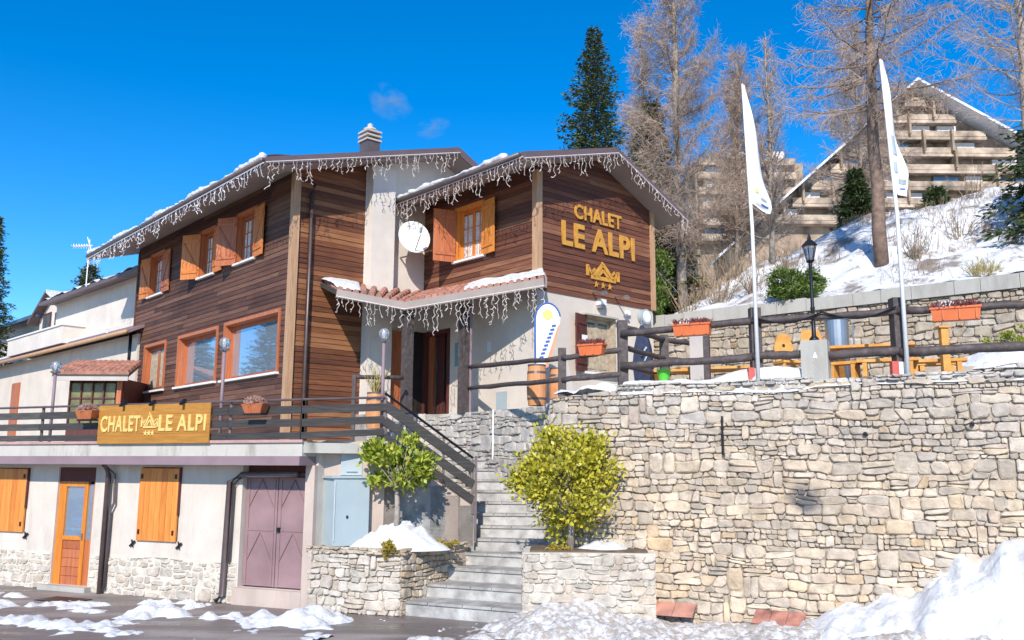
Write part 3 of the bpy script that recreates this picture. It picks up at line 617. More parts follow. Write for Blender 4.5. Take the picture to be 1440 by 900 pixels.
# ------------------------------------------------------------------ utility cabinets
def F(pts, x, y): return [(p[0] - x, p[1] - y) for p in pts]
uc = empty('utility_cabinet', (-3.1, 16.1, 1.1), 0, 'large pale blue-grey utility cabinet standing on the left planter beside the garage', 'utility cabinet')
c4 = [(-3.14, 15.98), (-2.56, 16.30), (-2.78, 16.7), (-3.5, 16.45)]
w = MB(); w.extr(F(c4, -3.1, 16.1), 0, 1.18); w.build('housing', 'cabinet_light', uc)
w = MB(); w.extr(F([(-3.17, 15.93), (-2.51, 16.29), (-2.75, 16.74), (-3.55, 16.47)], -3.1, 16.1), 1.18, 1.22); w.build('lid', 'cabinet_light', uc)
w = MB(); w.beam((-.02, -.12, .08), (-.02, -.12, 1.12), .012, .02); w.beam((.2, .02, .60), (.34, .10, .60), .012, .12); w.build('label_plate', 'grey_paint', uc)
w = MB(); w.beam((.17, .0, .5), (.2, .015, .5), .03, .05); w.build('lock', 'black', uc)
uc = empty('utility_cabinet', (-3.0, 16.55, 2.33), 0, 'small grey meter box mounted on top of the large utility cabinet', 'utility cabinet')
w = MB(); w.extr([(-.1, -.22), (.27, -.1), (.23, .1), (-.16, .05)], 0, .46); w.build('housing', 'grey_paint', uc)
w = MB(); w.extr([(-.11, -.25), (.3, -.115), (.24, .12), (-.19, .07)], .46, .485); w.build('lid', 'grey_paint', uc)
w = MB(); w.beam((0.0, -.20, .06), (.19, -.14, .06), .01, .015); w.beam((0.0, -.20, .4), (.19, -.14, .4), .01, .015); w.build('door_trim', 'steel', uc)

# ------------------------------------------------------------------ deck railing
dr_ = empty('deck_railing', (0, 0, 0), 0, 'dark three-board railing with thin handrail along the raised deck, ending at the stairs', 'railing')
Q0, Q1, Q2v = DK(-16, -.42, 0), DK(1.85, -.42, 0), Vector((-2.36, 16.52, 0))
segs = [(Q0, Q1, 0.0, 0.0), (Q1, Q2v, 0.0, .10)]
for (a, b, za, zb) in segs:
    L = (b - a).length; n_ = max(1, round(L / 1.6))
    for (h0, h1) in ((.48, .62), (.25, .385), (.03, .15)):
        w = MB()
        for k in range(n_):
            p = a + (b - a) * (k / n_); q = a + (b - a) * ((k + 1) / n_); dz0 = za + (zb - za) * k / n_; dz1 = za + (zb - za) * (k + 1) / n_
            zc = 2.93 + (h0 + h1) / 2
            w.beam(p + Vector((0, 0, zc + dz0)), q + Vector((0, 0, zc + dz1)) - (q - p) * .004, .035, h1 - h0)
        w.build('board', 'rail_wood', dr_)
    w = MB(); w.tube([a + Vector((0, 0, 3.66 + za)), b + Vector((0, 0, 3.66 + zb))], .022, 8); w.build('handrail', 'copper', dr_)
    for k in range(n_ + 1):
        p = a + (b - a) * (k / n_); dz = za + (zb - za) * k / n_
        w = MB(); w.beam(p + Vector((.02, .06, 2.7)), p + Vector((.02, .06, 3.66 + dz)), .045, .045); w.build('post', 'copper', dr_)
sr = empty('stair_railing', (0, 0, 0), 0, 'dark sloping three-board stair railing descending to the right from the deck corner', 'railing')
Q3 = Vector((-.74, 17.30, 0))
for (h0, h1) in ((.50, .68), (.22, .38), (-.06, .08)):
    w = MB(); w.beam(Q2v + Vector((0, 0, 3.03 + (h0 + h1) / 2)), Q3 + Vector((0, 0, 1.86 + (h0 + h1) / 2)), .04, h1 - h0); w.build('board', 'rail_wood', sr)
w = MB(); w.tube([Q2v + Vector((0, 0, 3.84)), Q3 + Vector((0, 0, 2.66))], .024, 8); w.build('handrail', 'black', sr)
for t_ in (0, .33, .66, 1):
    p = Q2v.lerp(Q3, t_); zz = 2.95 + (1.7 - 2.95) * t_
    w = MB(); w.beam(p + Vector((0, .04, zz - .1)), p + Vector((0, .04, zz + .93)), .05, .05); w.build('post', 'copper', sr)

# ------------------------------------------------------------------ lettering helper (block letters)
G = {'C': ['.3 0 .9 0', ], }
def text_mesh(txt, size, extr, bold, xs=.8, space=1.08):
    cu = bpy.data.curves.new('lettering', 'FONT'); cu.body = txt; cu.size = size; cu.extrude = extr; cu.offset = bold; cu.space_character = space; cu.align_x = 'CENTER'
    o = bpy.data.objects.new('tmp', cu); COL.objects.link(o); bpy.context.view_layer.update()
    me = bpy.data.meshes.new_from_object(o.evaluated_get(bpy.context.evaluated_depsgraph_get())); bpy.data.objects.remove(o)
    for v_ in me.vertices: v_.co = (v_.co.x * xs, v_.co.y, v_.co.z)
    return me
def place_text(txt, size, mat, parent, loc, rot, width=None, extr=.012, bold=.012, name='lettering'):
    me = text_mesh(txt, size, extr, bold)
    xs_ = [v_.co.x for v_ in me.vertices]; 
    if width:
        k = width / (max(xs_) - min(xs_)); cx = (max(xs_) + min(xs_)) / 2
        for v_ in me.vertices: v_.co.x = (v_.co.x - cx) * k
    me.materials.append(M[mat]); o = bpy.data.objects.new(name, me); COL.objects.link(o); o.parent = parent; o.location = loc; o.rotation_euler = rot
    return o
def star(mb, cx, cz, r, o):
    p = []
    for k in range(10):
        a = math.pi / 2 + k * math.pi / 5; rr = r if k % 2 == 0 else r * .42; p.append((cx + rr * math.cos(a), cz + rr * math.sin(a)))
    mb.prism([(x, o, z) for x, z in p], [(x, o + .02, z) for x, z in p])
def emblem(mb, cx, z0, w, h, o):
    """little house: steep roof outline, side posts with slanting fences, three stars"""
    t = w * .085
    def seg(x0, za, x1, zb, th=t): mb.beam((cx + x0 * w, o + .01, z0 + za * h), (cx + x1 * w, o + .01, z0 + zb * h), .02, th, (1, 0, 0) if abs(x1 - x0) < .02 else (0, 0, 1))
    seg(-.30, .42, 0, .98); seg(0, .98, .34, .42); seg(-.16, .46, 0, .74, t * .8); seg(0, .74, .18, .46, t * .8); seg(-.36, .40, .40, .40); seg(-.02, .9, -.02, 1.08, t * .6)
    seg(-.47, .42, -.47, .86); seg(.48, .40, .48, .80); seg(-.46, .80, -.34, .52, t * .7); seg(.47, .74, .37, .5, t * .7); seg(-.36, .56, -.24, .74, t * .7); seg(.26, .6, .38, .76, t * .7)
    for k in (-1, 0, 1): star(mb, cx + k * w * .21, z0 + h * .13, h * .14, o)

sb = empty('chalet_sign_board', DK0, DKR, 'golden brown wooden board reading CHALET LE ALPI hung on the deck railing', 'sign')
w = MB(fo)
for k in range(4): w.box(-2.93, -.14, .475, .50, 2.90 + k * .187, 2.90 + (k + 1) * .187 - .002)
w.build('board', 'sign_wood', sb)
place_text('CHALET', .42, 'pale_gold', sb, (-2.34, -.506, 3.14), (R(90), 0, 0), width=1.02, bold=.010)
place_text('LE ALPI', .42, 'pale_gold', sb, (-.79, -.506, 3.14), (R(90), 0, 0), width=1.14, bold=.010)
w = MB(fo); emblem(w, -1.59, 3.04, .42, .42, .50); w.build('emblem', 'pale_gold', sb)
for xx in (-2.3, -1.55, -.8):
    w = MB(fo); w.beam((xx, .46, 3.72), (xx + .05, .62, 3.62), .06, .035); w.build('spot_lamp', 'black', sb)

# ------------------------------------------------------------------ the chalet
ch = empty('chalet', CH0, CHR, 'two-gabled brown wooden chalet over pale plaster with CHALET LE ALPI lettering on its gable', 'chalet')
A1 = lambda s, o, z: (s, -o, z)                 # long left front, s = x
A2 = lambda s, o, z: (o, s, z)                  # side wall, s = y
B1 = lambda s, o, z: (s, 3.82 - o, z)           # left side of the projecting wing
B2 = lambda s, o, z: (4.38 + o, s, z)           # lettered gable
def cladding(fn, z0, z1, lim, ops, seed, mat, name='cladding', bh=.125, th=.026):
    r = random.Random(seed); mb = MB(fn); z = z0
    while z < z1:
        zt = min(z + bh - .002, z1); a0, b0 = lim(z); a1, b1 = lim(zt)
        if b0 - a0 > .05:
            cuts = [a0, b0]
            iv = [(a0, b0)]
            for q in ops:
                if q[2] < (z + zt) / 2 < q[3]:
                    nv = []
                    for (p, s) in iv:
                        if q[1] <= p or q[0] >= s: nv.append((p, s)); continue
                        if p < q[0]: nv.append((p, q[0]))
                        if q[1] < s: nv.append((q[1], s))
                    iv = nv
            for (p, s) in iv:
                x = p
                while x < s - .01:
                    e = min(s, x + r.uniform(1.6, 4.5))
                    if s - e < .5: e = s
                    xa, xb = x, e; ta = max(xa, a1) if xa == a0 else xa; tb = min(xb, b1) if xb == b0 else xb
                    j = r.uniform(-.003, .004)
                    mb.hexa([fn_i for fn_i in ((xa + .002, 0, z), (xb - .002, 0, z), (xb - .002, th + .006 + j, z), (xa + .002, th + .006 + j, z), (ta + .002, 0, zt), (tb - .002, 0, zt), (tb - .002, th * .72 + j, zt), (ta + .002, th * .72 + j, zt))])
                    x = e
        z += bh
    return mb.build(name, mat, ch)
putf = lambda fn: (lambda mb, a, b, o0, o1, c, d: mb.box(a, b, o0, o1, c, d))

# openings
OA = [(-9.35, -8.35, 7.72, 9.0), (-5.45, -4.55, 7.72, 9.0), (-3.05, -2.05, 7.72, 9.0), (-9.4, -7.75, 4.72, 6.1), (-6.65, -4.05, 4.70, 6.1), (-3.5, -.52, 4.68, 6.12)]
w = MB(A1); cells(w, -10.62, 0, 2.9, 9.62, OA, -.3, -.002, putf(A1)); w.build('wall', 'wood_dark', ch)
cladding(A1, 2.9, 9.6, lambda z: (-10.62, -.06), OA, 1, 'wood_dark')
OAG = [(1.93, 8.3, 2.9, 12)]
def gab(fn, y0, y1, z0, prof, o0, o1, mat, name='wall'):
    """gable wall with its top along prof [(s, z)...]"""
    mb = MB(fn); pts = [(y0, z0)] + [p for p in prof] + [(y1, z0)]
    mb.prism([(p[0], o0, p[1]) for p in pts], [(p[0], o1, p[1]) for p in pts]); return mb.build(name, mat, ch)
zA = lambda y: 9.60 + .285 * y if y < 4.25 else 10.81 - .5 * (y - 4.25)
gab(A2, 0.0, 1.93, 2.9, [(0, zA(0) - .0), (1.93, zA(1.93))], -.25, -.002, 'wood_brown')
gab(A2, 1.93, 8.3, 3.7, [(1.93, zA(1.93)), (4.25, zA(4.25)), (8.3, zA(8.3))], -.25, 0.03, 'plaster_white')
cladding(A2, 2.9, 10.1, lambda z: (max(.06, (z - 9.6) / .285), 1.925), [], 2, 'wood_brown')
zB = lambda y: 9.42 + .285 * (y - 3.82) if y < 5.85 else 10.0 - .45 * (y - 5.85)
OB1 = [(1.45, 2.45, 7.62, 8.93)]; OB1d = [(-.0, 1.18, 3.7, 5.92)]
OB2 = [(5.38, 6.32, 4.72, 6.03)]
w = MB(B1); cells(w, 0.0, 4.38, 6.5, 9.45, OB1, -.25, -.002, putf(B1)); w.build('wall', 'wood_red', ch)
w = MB(B1); cells(w, 0.03, 4.38, 3.7, 6.86, OB1d, -.25, .0, putf(B1)); w.build('wall', 'plaster', ch)
cladding(B1, 6.86, 9.5, lambda z: (.03, 4.33), OB1, 3, 'wood_red')
gab(B2, 3.82, 7.92, 6.48, [(3.82, zB(3.82)), (5.85, zB(5.85)), (7.92, zB(7.92))], -.25, -.002, 'wood_red')
w = MB(B2); cells(w, 3.822, 7.92, 3.7, 6.48, OB2, -.25, .002, putf(B2)); w.build('wall', 'plaster', ch)
cladding(B2, 6.48, 10.0, lambda z: (max(3.9, 3.82 + (z - 9.42) / .285), min(7.84, 5.85 + (10.0 - z) / .45)), [], 4, 'wood_red')
# hidden right flank and near-black sheets painted as the unlit rooms
w = MB(); w.box(-.2, 4.3, 7.66, 7.90, 3.7, 9.0); w.box(-10.5, -.3, 8.05, 8.3, 2.9, 8.75); w.box(-10.62, -10.4, .3, 8.05, 2.9, 9.3); w.build('wall', 'plaster', ch)
w = MB(); w.box(-10.3, -.4, .75, .8, 3, 9.4); w.box(.1, 4.0, 4.6, 4.65, 3.8, 9.0); w.box(3.5, 3.55, 4.7, 7.6, 3.8, 8.9); w.build('painted_dark_backing', 'dark', ch)
# corner posts
for fn_, s0, s1, o0, o1, z0, z1 in ((A1, -.09, .085, -.08, .09, 2.9, 9.45), (B1, 4.30, 4.46, -.1, .08, 6.50, 9.30), (B2, 7.82, 7.97, -.1, .075, 6.48, 9.2)):
    MB(fn_).box(s0, s1, o0, o1, z0, z1).build('corner_post', 'trim', ch)
MB(A1).box(-10.66, -10.56, -.1, .05, 2.9, 9.4).build('corner_post', 'wood_dark', ch)

# roofs
def slab(pts_top, th, name, mat, parent):
    mb = MB(); mb.prism([(p[0], p[1], p[2] - th) for p in pts_top], pts_top); return mb.build(name, mat, parent)
def roof(x0, x1, ye0, ze0, yr, zr, ye1, ze1, fas=.20):
    th = .07
    rf = slab([(x0, ye0, ze0), (x1, ye0, ze0), (x1, yr, zr), (x0, yr, zr)], th, 'roof', 'roof_metal', ch)
    s1 = (zr - ze0) / (yr - ye0); s2 = (ze1 - zr) / (ye1 - yr)
    slab([(x0, yr + .002, zr), (x1, yr + .002, zr), (x1, ye1, ze1), (x0, ye1, ze1)], th, 'slope', 'roof_metal', rf)
    # soffit boards
    slab([(x0 + .04, ye0 + .05, ze0 - .10), (x1 - .03, ye0 + .05, ze0 - .10), (x1 - .03, yr, zr - .10), (x0 + .04, yr, zr - .10)], .05, 'soffit', 'soffit', rf)
    slab([(x0 + .04, yr + .002, zr - .10), (x1 - .03, yr + .002, zr - .10), (x1 - .03, ye1 - .05, ze1 - .10), (x0 + .04, ye1 - .05, ze1 - .10)], .05, 'soffit', 'soffit', rf)
    # fascias
    MB().box(x0, x1 + .02, ye0 - .03, ye0 - .002, ze0 - fas, ze0 + .012).build('fascia', 'roof_metal', rf)
    for (xa, xb) in ((x1 + .002, x1 + .03),):
        mb = MB(); mb.prism([(xa, ye0 - .03, ze0 - fas), (xa, ye0 - .03, ze0 + .015), (xa, yr, zr + .015), (xa, ye1, ze1 + .015), (xa, ye1, ze1 - fas), (xa, yr, zr - fas)],
                            [(xb, ye0 - .03, ze0 - fas), (xb, ye0 - .03, ze0 + .015), (xb, yr, zr + .015), (xb, ye1, ze1 + .015), (xb, ye1, ze1 - fas), (xb, yr, zr - fas)]); mb.build('barge_board', 'roof_metal', rf)
    return rf
rA = roof(-11.9, .85, -1.2, 9.33, 4.25, 10.93, 8.7, 8.7)
rB = roof(.03, 5.05, 2.78, 9.30, 5.85, 10.17, 8.5, 8.98)
# eaves gutter and roof snow
for x0, x1, y_, z_, rf in ((-11.9, .8, -1.28, 9.28, rA), (.1, 5.0, 2.70, 9.25, rB)):
    w = MB(); w.tube([(x0, y_, z_), (x1, y_, z_)], .055, 8); w.build('gutter', 'copper', rf, smooth=True)
def snow_strip(x0, x1, y0, z0, slope, depth, th, parent, seed):
    r = random.Random(seed); xs = np.arange(x0, x1, .12); ys = np.linspace(0, depth, 10)
    def f(U, V):
        T = th * (0.35 + 0.9 * (fbm(U * 1.0 + seed, V, 0.9, 3) + .5)) * np.clip(1.15 - (V / depth) ** 2, 0, 1) * np.clip(V / (depth * .12), 0.15, 1) - .02
        edge = .05 * VN(U, U * 0, 2.0)
        return U, y0 + V + edge, z0 + slope * V + T
    return grid_mesh('snow_cover', 'snow_roof', f, xs, ys, parent)
snow_strip(-11.8, .7, -1.23, 9.335, .293, 1.3, .11, rA, 3)
snow_strip(.15, 4.9, 2.75, 9.305, .283, 1.1, .09, rB, 8)
def snow_lip(x0, x1, y, z, parent, seed):
    r = random.Random(seed); x = x0; pts = []; rs = []
    while x < x1:
        pts.append((x, y + r.uniform(-.02, .02), z + r.uniform(-.01, .02))); rs.append(max(.015, .055 + .035 * math.sin(x * 2.1 + seed) + r.uniform(-.025, .025))); x += .11
    MB().tube(pts, rs, 8).build('snow_edge', 'snow', parent, smooth=True)
snow_lip(-11.8, .75, -1.24, 9.375, rA, 1); snow_lip(.2, 4.6, 2.74, 9.345, rB, 5)
# chimney stack against the side wall, and the flue above the roof
cs = MB(); cs.box(.035, .33, 1.95, 2.63, 3.7, 10.05); cs = cs.build('chimney_stack', 'plaster_white', ch)
fl = empty('chimney', (-.55, 2.35, -.05)); fl.parent = rA
w = MB(); w.box(-.2, .2, -.19, .19, 10.2, 11.02); w.build('flue', 'copper', fl)
w = MB()
for k in range(3): w.box(-.235, .235, -.225, .225, 11.03 + k * .12, 11.08 + k * .12)
w.build('slab', 'plaster_grey', fl)
w = MB(); w.box(-.14, .14, -.13, .13, 11.02, 11.36); w.build('core', 'black', fl)
w = MB(); w.lathe([(.2, 11.36), (.18, 11.40), (.08, 11.46), (.07, 11.54), (.02, 11.57)], n=10); w.build('cap', 'plaster_grey', fl)
# downpipes
w = MB(); w.tube([(.25, .36, 9.2), (.12, .36, 9.0), (.12, .36, 2.95)], .05, 10); w.build('downpipe', 'copper', ch, smooth=True)
w = MB(); w.tube([(-10.5, -.14, 6.7), (-10.5, -.14, 5.4)], .07, 10); w.build('downpipe', 'black', ch, smooth=True)

# windows
def window(fn, q, mat_frame, mat_glass, mull=1, bars=0, cur=None, sill=True, depth=.10, fr=.075, casing=True, name='window'):
    x0, x1, z0, z1 = q; mb = MB(fn)
    if casing:
        c = .09
        mb.box(x0 - c, x0, -.05, .06, z0 - .0, z1 + c); mb.box(x1, x1 + c, -.05, .06, z0, z1 + c); mb.box(x0, x1, -.05, .06, z1, z1 + c)
    # reveal lining
    mb.box(x0, x0 + .02, -.24, .03, z0, z1); mb.box(x1 - .02, x1, -.24, .03, z0, z1); mb.box(x0 + .02, x1 - .02, -.24, .03, z1 - .02, z1)
    a, b = x0 + .02, x1 - .02; t = z1 - .02; d0, d1 = -depth - .05, -depth
    mb.box(a, a + fr, d0, d1, z0, t); mb.box(b - fr, b, d0, d1, z0, t); mb.box(a + fr, b - fr, d0, d1, t - fr, t); mb.box(a + fr, b - fr, d0, d1, z0, z0 + fr)
    wd = mb.build(name, mat_frame, ch)
    ms = MB(fn); done = False
    for k in range(1, mull):
        xm = a + (b - a) * k / mull; ms.box(xm - fr * .75, xm + fr * .75, d0 + .002, d1 - .002, z0 + fr, t - fr); done = True
    if done: ms.build('mullion', mat_frame, wd)
    if bars:
        mb = MB(fn)
        for k in range(1, bars + 1):
            zz = z0 + fr + (t - z0 - 2 * fr) * k / (bars + 1); mb.box(a + fr, b - fr, d0 + .01, d1 + .004, zz - .012, zz + .012)
        for k in range(mull):
            xm = a + (b - a) * (k + .5) / mull; mb.box(xm - .011, xm + .011, d0 + .01, d1 + .005, z0 + fr, t - fr)
        mb.build('glazing_bar', mat_frame, wd)
    g = MB(fn); g.box(a + fr * .5, b - fr * .5, d0 + .015, d0 + .025, z0 + fr * .5, t - fr * .5); g.build('pane', mat_glass, wd)
    if cur:
        g = MB(fn); n_ = 14
        for k in range(n_):
            xa = a + fr + (b - a - 2 * fr) * k / n_; xb = a + fr + (b - a - 2 * fr) * (k + 1) / n_
            if mull == 2 and abs((xa + xb) / 2 - (a + b) / 2) < .06: continue
            g.box(xa, xb, d0 + .027, d0 + .030 + .006 * (k % 2), z0 + fr + .02, z0 + (t - z0) * cur[1])
        g.build('curtain', cur[0], wd)
    if sill:
        MB(fn).box(x0 - .12, x1 + .12, -.1, .12, z0 - .055, z0 - .002).build('sill', 'white_paint', wd)
    return wd
for i, q in enumerate(OA[:3]): window(A1, q, 'orange_red', 'glass_dark', 2, 2, cur=('curtain', .9))
window(A1, OA[3], 'orange_red', 'glass_dark', 2, 0, cur=('curtain_tan', .85), sill=True, fr=.1)
window(A1, OA[4], 'orange_red', 'glass', 1, 0, depth=.16, fr=.1)
window(A1, OA[5], 'orange_red', 'glass', 1, 0, depth=.14, fr=.1)
window(B1, OB1[0], 'orange', 'glass_dark', 2, 2, cur=('curtain', .92))
window(B2, OB2[0], 'curtain_tan', 'glass_dark', 2, 0, cur=('curtain_tan', .9), depth=.06)
# open shutters: hinge point, width, swing (0 = closed, 180 = flat on the wall)
def shutter(fn, hinge, z0, z1, wdt, side, ang, mat):
    """side = +1: hinged on the +s edge of the opening"""
    a = R(ang); dirs = (-side * math.cos(a), math.sin(a)); per = (-dirs[1], dirs[0])
    mb = MB(fn); n_ = 4; h = (z1 - z0)
    for k in range(n_):
        u0, u1 = wdt * k / n_ + .002, wdt * (k + 1) / n_ - .002
        c = [(hinge + dirs[0] * u + per[0] * t, .065 + dirs[1] * u + per[1] * t) for u, t in ((u0, -.018), (u1, -.018), (u1, .018), (u0, .018))]
        mb.prism([(p[0], p[1], z0) for p in c], [(p[0], p[1], z1) for p in c])
    so = mb.build('shutter', mat, ch)
    mb = MB(fn)
    def bar(u0, za, u1, zb):
        for t in (-.03, .03):
            mb.beam((hinge + dirs[0] * u0 + per[0] * t, .065 + dirs[1] * u0 + per[1] * t, za), (hinge + dirs[0] * u1 + per[0] * t, .065 + dirs[1] * u1 + per[1] * t, zb), .02, .07)
    bar(.03, z0 + .2, wdt - .03, z0 + .2); bar(.03, z1 - .2, wdt - .03, z1 - .2); bar(.04, z0 + .24, wdt - .04, z1 - .24)
    mb.build('batten', mat, so)
for q, (al, ar_) in zip(OA[:3], ((172, 178), (150, 177), (150, 174))):
    shutter(A1, q[0] - .02, q[2] - .02, q[3], .62, -1, al, 'orange_mid' if q is not OA[2] else 'orange_red')
    shutter(A1, q[1] + .02, q[2] - .02, q[3], .62, 1, ar_, 'orange_red' if q is OA[0] else 'orange_mid')
q = OB1[0]
shutter(B1, q[0] - .02, q[2] - .02, q[3] + .02, .60, -1, 108, 'orange_red'); shutter(B1, q[1] + .02, q[2] - .02, q[3] + .02, .56, 1, 172, 'orange')
q = OB2[0]
shutter(B2, q[0] - .02, q[2] - .02, q[3] + .02, .50, -1, 165, 'maroon'); 
sx = MB(B2); sx.box(4.93 + .14, 4.93 + .33, .20, .205, 5.15, 5.55); sx.build('notice', 'paper', ch)
MB(B2).box(5.25, 6.42, 0.003, .16, 6.06, 6.10).build('window_hood', 'concrete', ch)

# lettering and emblem on the gable
place_text('CHALET', .48, 'gold', ch, (4.38 + .055, 5.84, 8.40), (R(90), 0, R(90)), width=1.68, bold=.012, extr=.015)
place_text('LE ALPI', .80, 'gold', ch, (4.38 + .055, 5.87, 7.68), (R(90), 0, R(90)), width=2.6, bold=.024, extr=.015)
w = MB(B2); emblem(w, 5.98, 6.78, 1.15, .62, .045); w.build('emblem', 'gold', ch)
# entrance: dark doorway, frame, brown door leaf with low panels
dw = MB(B1); dw.box(.03, .10, -.24, .03, 3.76, 5.95); dw.box(1.1, 1.18, -.24, .03, 3.76, 5.95); dw.box(.1, 1.1, -.24, .03, 5.85, 5.95); dw.build('door_frame', 'maroon', ch)
dl = MB(B1); dl.box(.10, .30, -.2, -.14, 3.76, 5.85); dl.build('door', 'orange_red', ch)
dl2 = MB(B1); dl2.box(.30, .62, -.30, -.26, 3.76, 5.85); dl2.box(.85, 1.1, -.2, -.15, 3.76, 5.85); dl2 = dl2.build('door', 'maroon', ch)
MB(B1).box(.62, .65, -.26, -.22, 4.7, 5.1).build('handle', 'steel', dl2)
MB(B1).box(1.4, 1.72, .004, .02, 4.95, 5.55).build('notice', 'teal_paper', ch)
MB(B1).box(2.65, 2.8, .004, .015, 5.2, 5.45).build('notice', 'paper', ch)
MB(B1).box(3.0, 3.38, .004, .02, 3.8, 4.22).build('vent', 'cabinet_light', ch)
# red-brown door shutter and near-black panel painted as an unlit doorway beside the stack
dd_ = MB(A2); dd_.box(2.72, 3.15, .035, .10, 3.76, 5.9); dd_.build('door', 'orange_red', ch)
MB(A2).box(3.15, 3.78, .034, .06, 3.76, 5.95).build('painted_dark_doorway', 'dark', ch)

# canopy over the entrance
cn = empty('canopy', (0, 0, 0)); cn.parent = ch
Wl, Lf, K, T, We, Wc = Vector((.05, .72, 6.86)), Vector((1.2, .50, 6.46)), Vector((2.0, 1.85, 6.22)), Vector((5.2, 3.28, 6.50)), Vector((4.52, 3.86, 6.84)), Vector((.06, 3.78, 6.98))
def tilefield(e0, e1, w0, w1, n_, r_, mat, parent, name='tiles'):
    mb = MB(); rr = random.Random(5)
    for k in range(n_):
        t = (k + .5) / n_; a = e0.lerp(e1, t); b = w0.lerp(w1, t); m_ = 5
        pts = [a.lerp(b, q / m_) + Vector((0, 0, .03 + rr.uniform(-.006, .006))) for q in range(m_ + 1)]
        for q in range(m_):      # each cover tile overlaps the next one up the slope
            p0 = pts[q]; p1 = a.lerp(b, (q + 1.15) / m_) + Vector((0, 0, .03)); mb.tube([p0 + Vector((0, 0, .012)), p1], [r_, r_ * .86], 8)
    return mb.build(name, mat, parent)
cov = MB(); cov.prism([p - Vector((0, 0, .10)) for p in (Wl, Lf, K, Wc)], [Wl, Lf, K, Wc]); cov.build('deck_board', 'rail_wood', cn)
cov = MB(); cov.prism([p - Vector((0, 0, .101)) for p in (Wc, K, T, We)], [p + Vector((0, 0, .002)) for p in (Wc, K, T, We)]); cov.build('deck_board', 'rail_wood', cn)
tilefield(Lf, K, Wl, Wc, 9, .078, 'terracotta', cn); tilefield(K, T, Wc, We, 20, .078, 'terracotta', cn)
for a, b in ((Lf, K), (K, T), (T, We)):
    d_ = (b - a).normalized(); ot = Vector((d_.y, -d_.x, 0)) * .03
    w = MB(); w.beam(a + ot - Vector((0, 0, .07)), b + ot - Vector((0, 0, .07)), .045, .20); w.build('fascia', 'soffit', cn)
def snow_patch(name, mat, P, th, nu, nv, parent, seed, thr=-.1):
    """snow lying on a quad P (4 corners), thin at the rim"""
    def f(U, V):
        p = [[(1 - U) * (1 - V) * P[0][i] + U * (1 - V) * P[1][i] + U * V * P[2][i] + (1 - U) * V * P[3][i] for i in range(3)]][0]
        rim = np.minimum(np.minimum(U, 1 - U), np.minimum(V, 1 - V)); h = th * (np.clip(rim * 8, 0, 1) ** .5 + (fbm(p[0] + seed, p[1], 2.2, 5)) * 1.7 + thr)
        return p[0], p[1], p[2] + h
    return grid_mesh(name, mat, f, np.linspace(0, 1, nu), np.linspace(0, 1, nv), parent)
mid = lambda a, b, t: a.lerp(b, t)
up_ = Vector((0, 0, .09))
snow_patch('snow_cover', 'snow_roof', [mid(K, T, .42) + up_, T + up_, We + up_, mid(Wc, We, .42) + up_], .04, 40, 16, cn, 4, thr=.2)
snow_patch('snow_cover', 'snow_roof', [Lf + up_, mid(Lf, K, .35) + up_, mid(Wl, Wc, .35) + up_, Wl + up_], .045, 16, 16, cn, 9, thr=.3)
for px_, py_, w_ in ((1.9, 2.02, .20), (2.78, 3.02, .22)):
    MB().box(px_ - w_ / 2, px_ + w_ / 2, py_ - w_ / 2, py_ + w_ / 2, 3.70, 6.25).build('post', 'log', cn)
w = MB(); w.tube([(2.98, 3.04, 6.2), (2.98, 3.04, 3.70)], .028, 8); w.build('downpipe', 'mauve', cn)
# flood lamp, small lamps and round hanging sign on the gable's plaster
lm = MB(B2); lm.box(5.78, 5.98, .01, .16, 6.36, 6.50); lm.build('flood_lamp', 'white_paint', ch)
MB(B2).box(5.79, 5.97, .02, .15, 6.28, 6.352).build('lamp_glass', 'steel', ch)
for y_ in (5.62, 6.42):
    w = MB(B2); w.beam((y_, .03, 6.66), (y_ - .0, .42, 6.60), .03, .03); w.beam((y_ - .05, .42, 6.60), (y_ + .05, .42, 6.57), .12, .06); w.build('spot_arm', 'steel', ch)
w = MB(B2); w.tube([(6.9, .0, 6.30), (6.9, .08, 6.30)], .07, 12); w.build('bulkhead_lamp', 'white_paint', ch)
w = MB(B2); w.tube([(7.48, .02, 6.26), (7.48, .16, 6.26)], .19, 20); w = w.build('round_lamp', 'cabinet_light', ch)
g_ = MB(B2); g_.tube([(7.48, .162, 6.26), (7.48, .17, 6.26)], .15, 20); g_.build('lamp_glass', 'white_paint', w)

# satellite dish on the plaster wall
sdh = empty('satellite_dish', CH(.03, 3.02, 7.9), CHR, 'white satellite dish mounted on the plaster wall left of the upper window', 'satellite dish')
ax = Vector((.93, -.28, .22)).normalized(); t1 = ax.cross(Vector((0, 0, 1))).normalized(); t2 = t1.cross(ax)
cc = Vector((.62, -.02, .36)); mb = MB(); prev = None; nseg = 24
for ri, rr_ in enumerate((.02, .12, .22, .32, .405, .42)):
    ring = [mb.pt(cc + ax * (rr_ * rr_ * .38) + t1 * math.cos(2 * math.pi * k / nseg) * rr_ + t2 * math.sin(2 * math.pi * k / nseg) * rr_ * 1.06) for k in range(nseg)]
    if prev:
        for k in range(nseg): mb.f.append([prev[k], prev[(k + 1) % nseg], ring[(k + 1) % nseg], ring[k]])
    else: mb.f.append(ring[::-1])
    prev = ring
do = mb.build('reflector', 'white_paint', sdh, smooth=True)
md = do.modifiers.new('s', 'SOLIDIFY'); md.thickness = .015
w = MB(); w.tube([cc + t2 * -.40, cc + ax * .48 + t2 * -.18, cc + ax * .55 + t2 * -.05], .014, 8); w.build('feed_arm', 'steel', sdh)
w = MB(); w.tube([cc + ax * .50 + t2 * -.1, cc + ax * .62 + t2 * .0], .035, 10); w.build('receiver', 'cabinet_light', sdh)
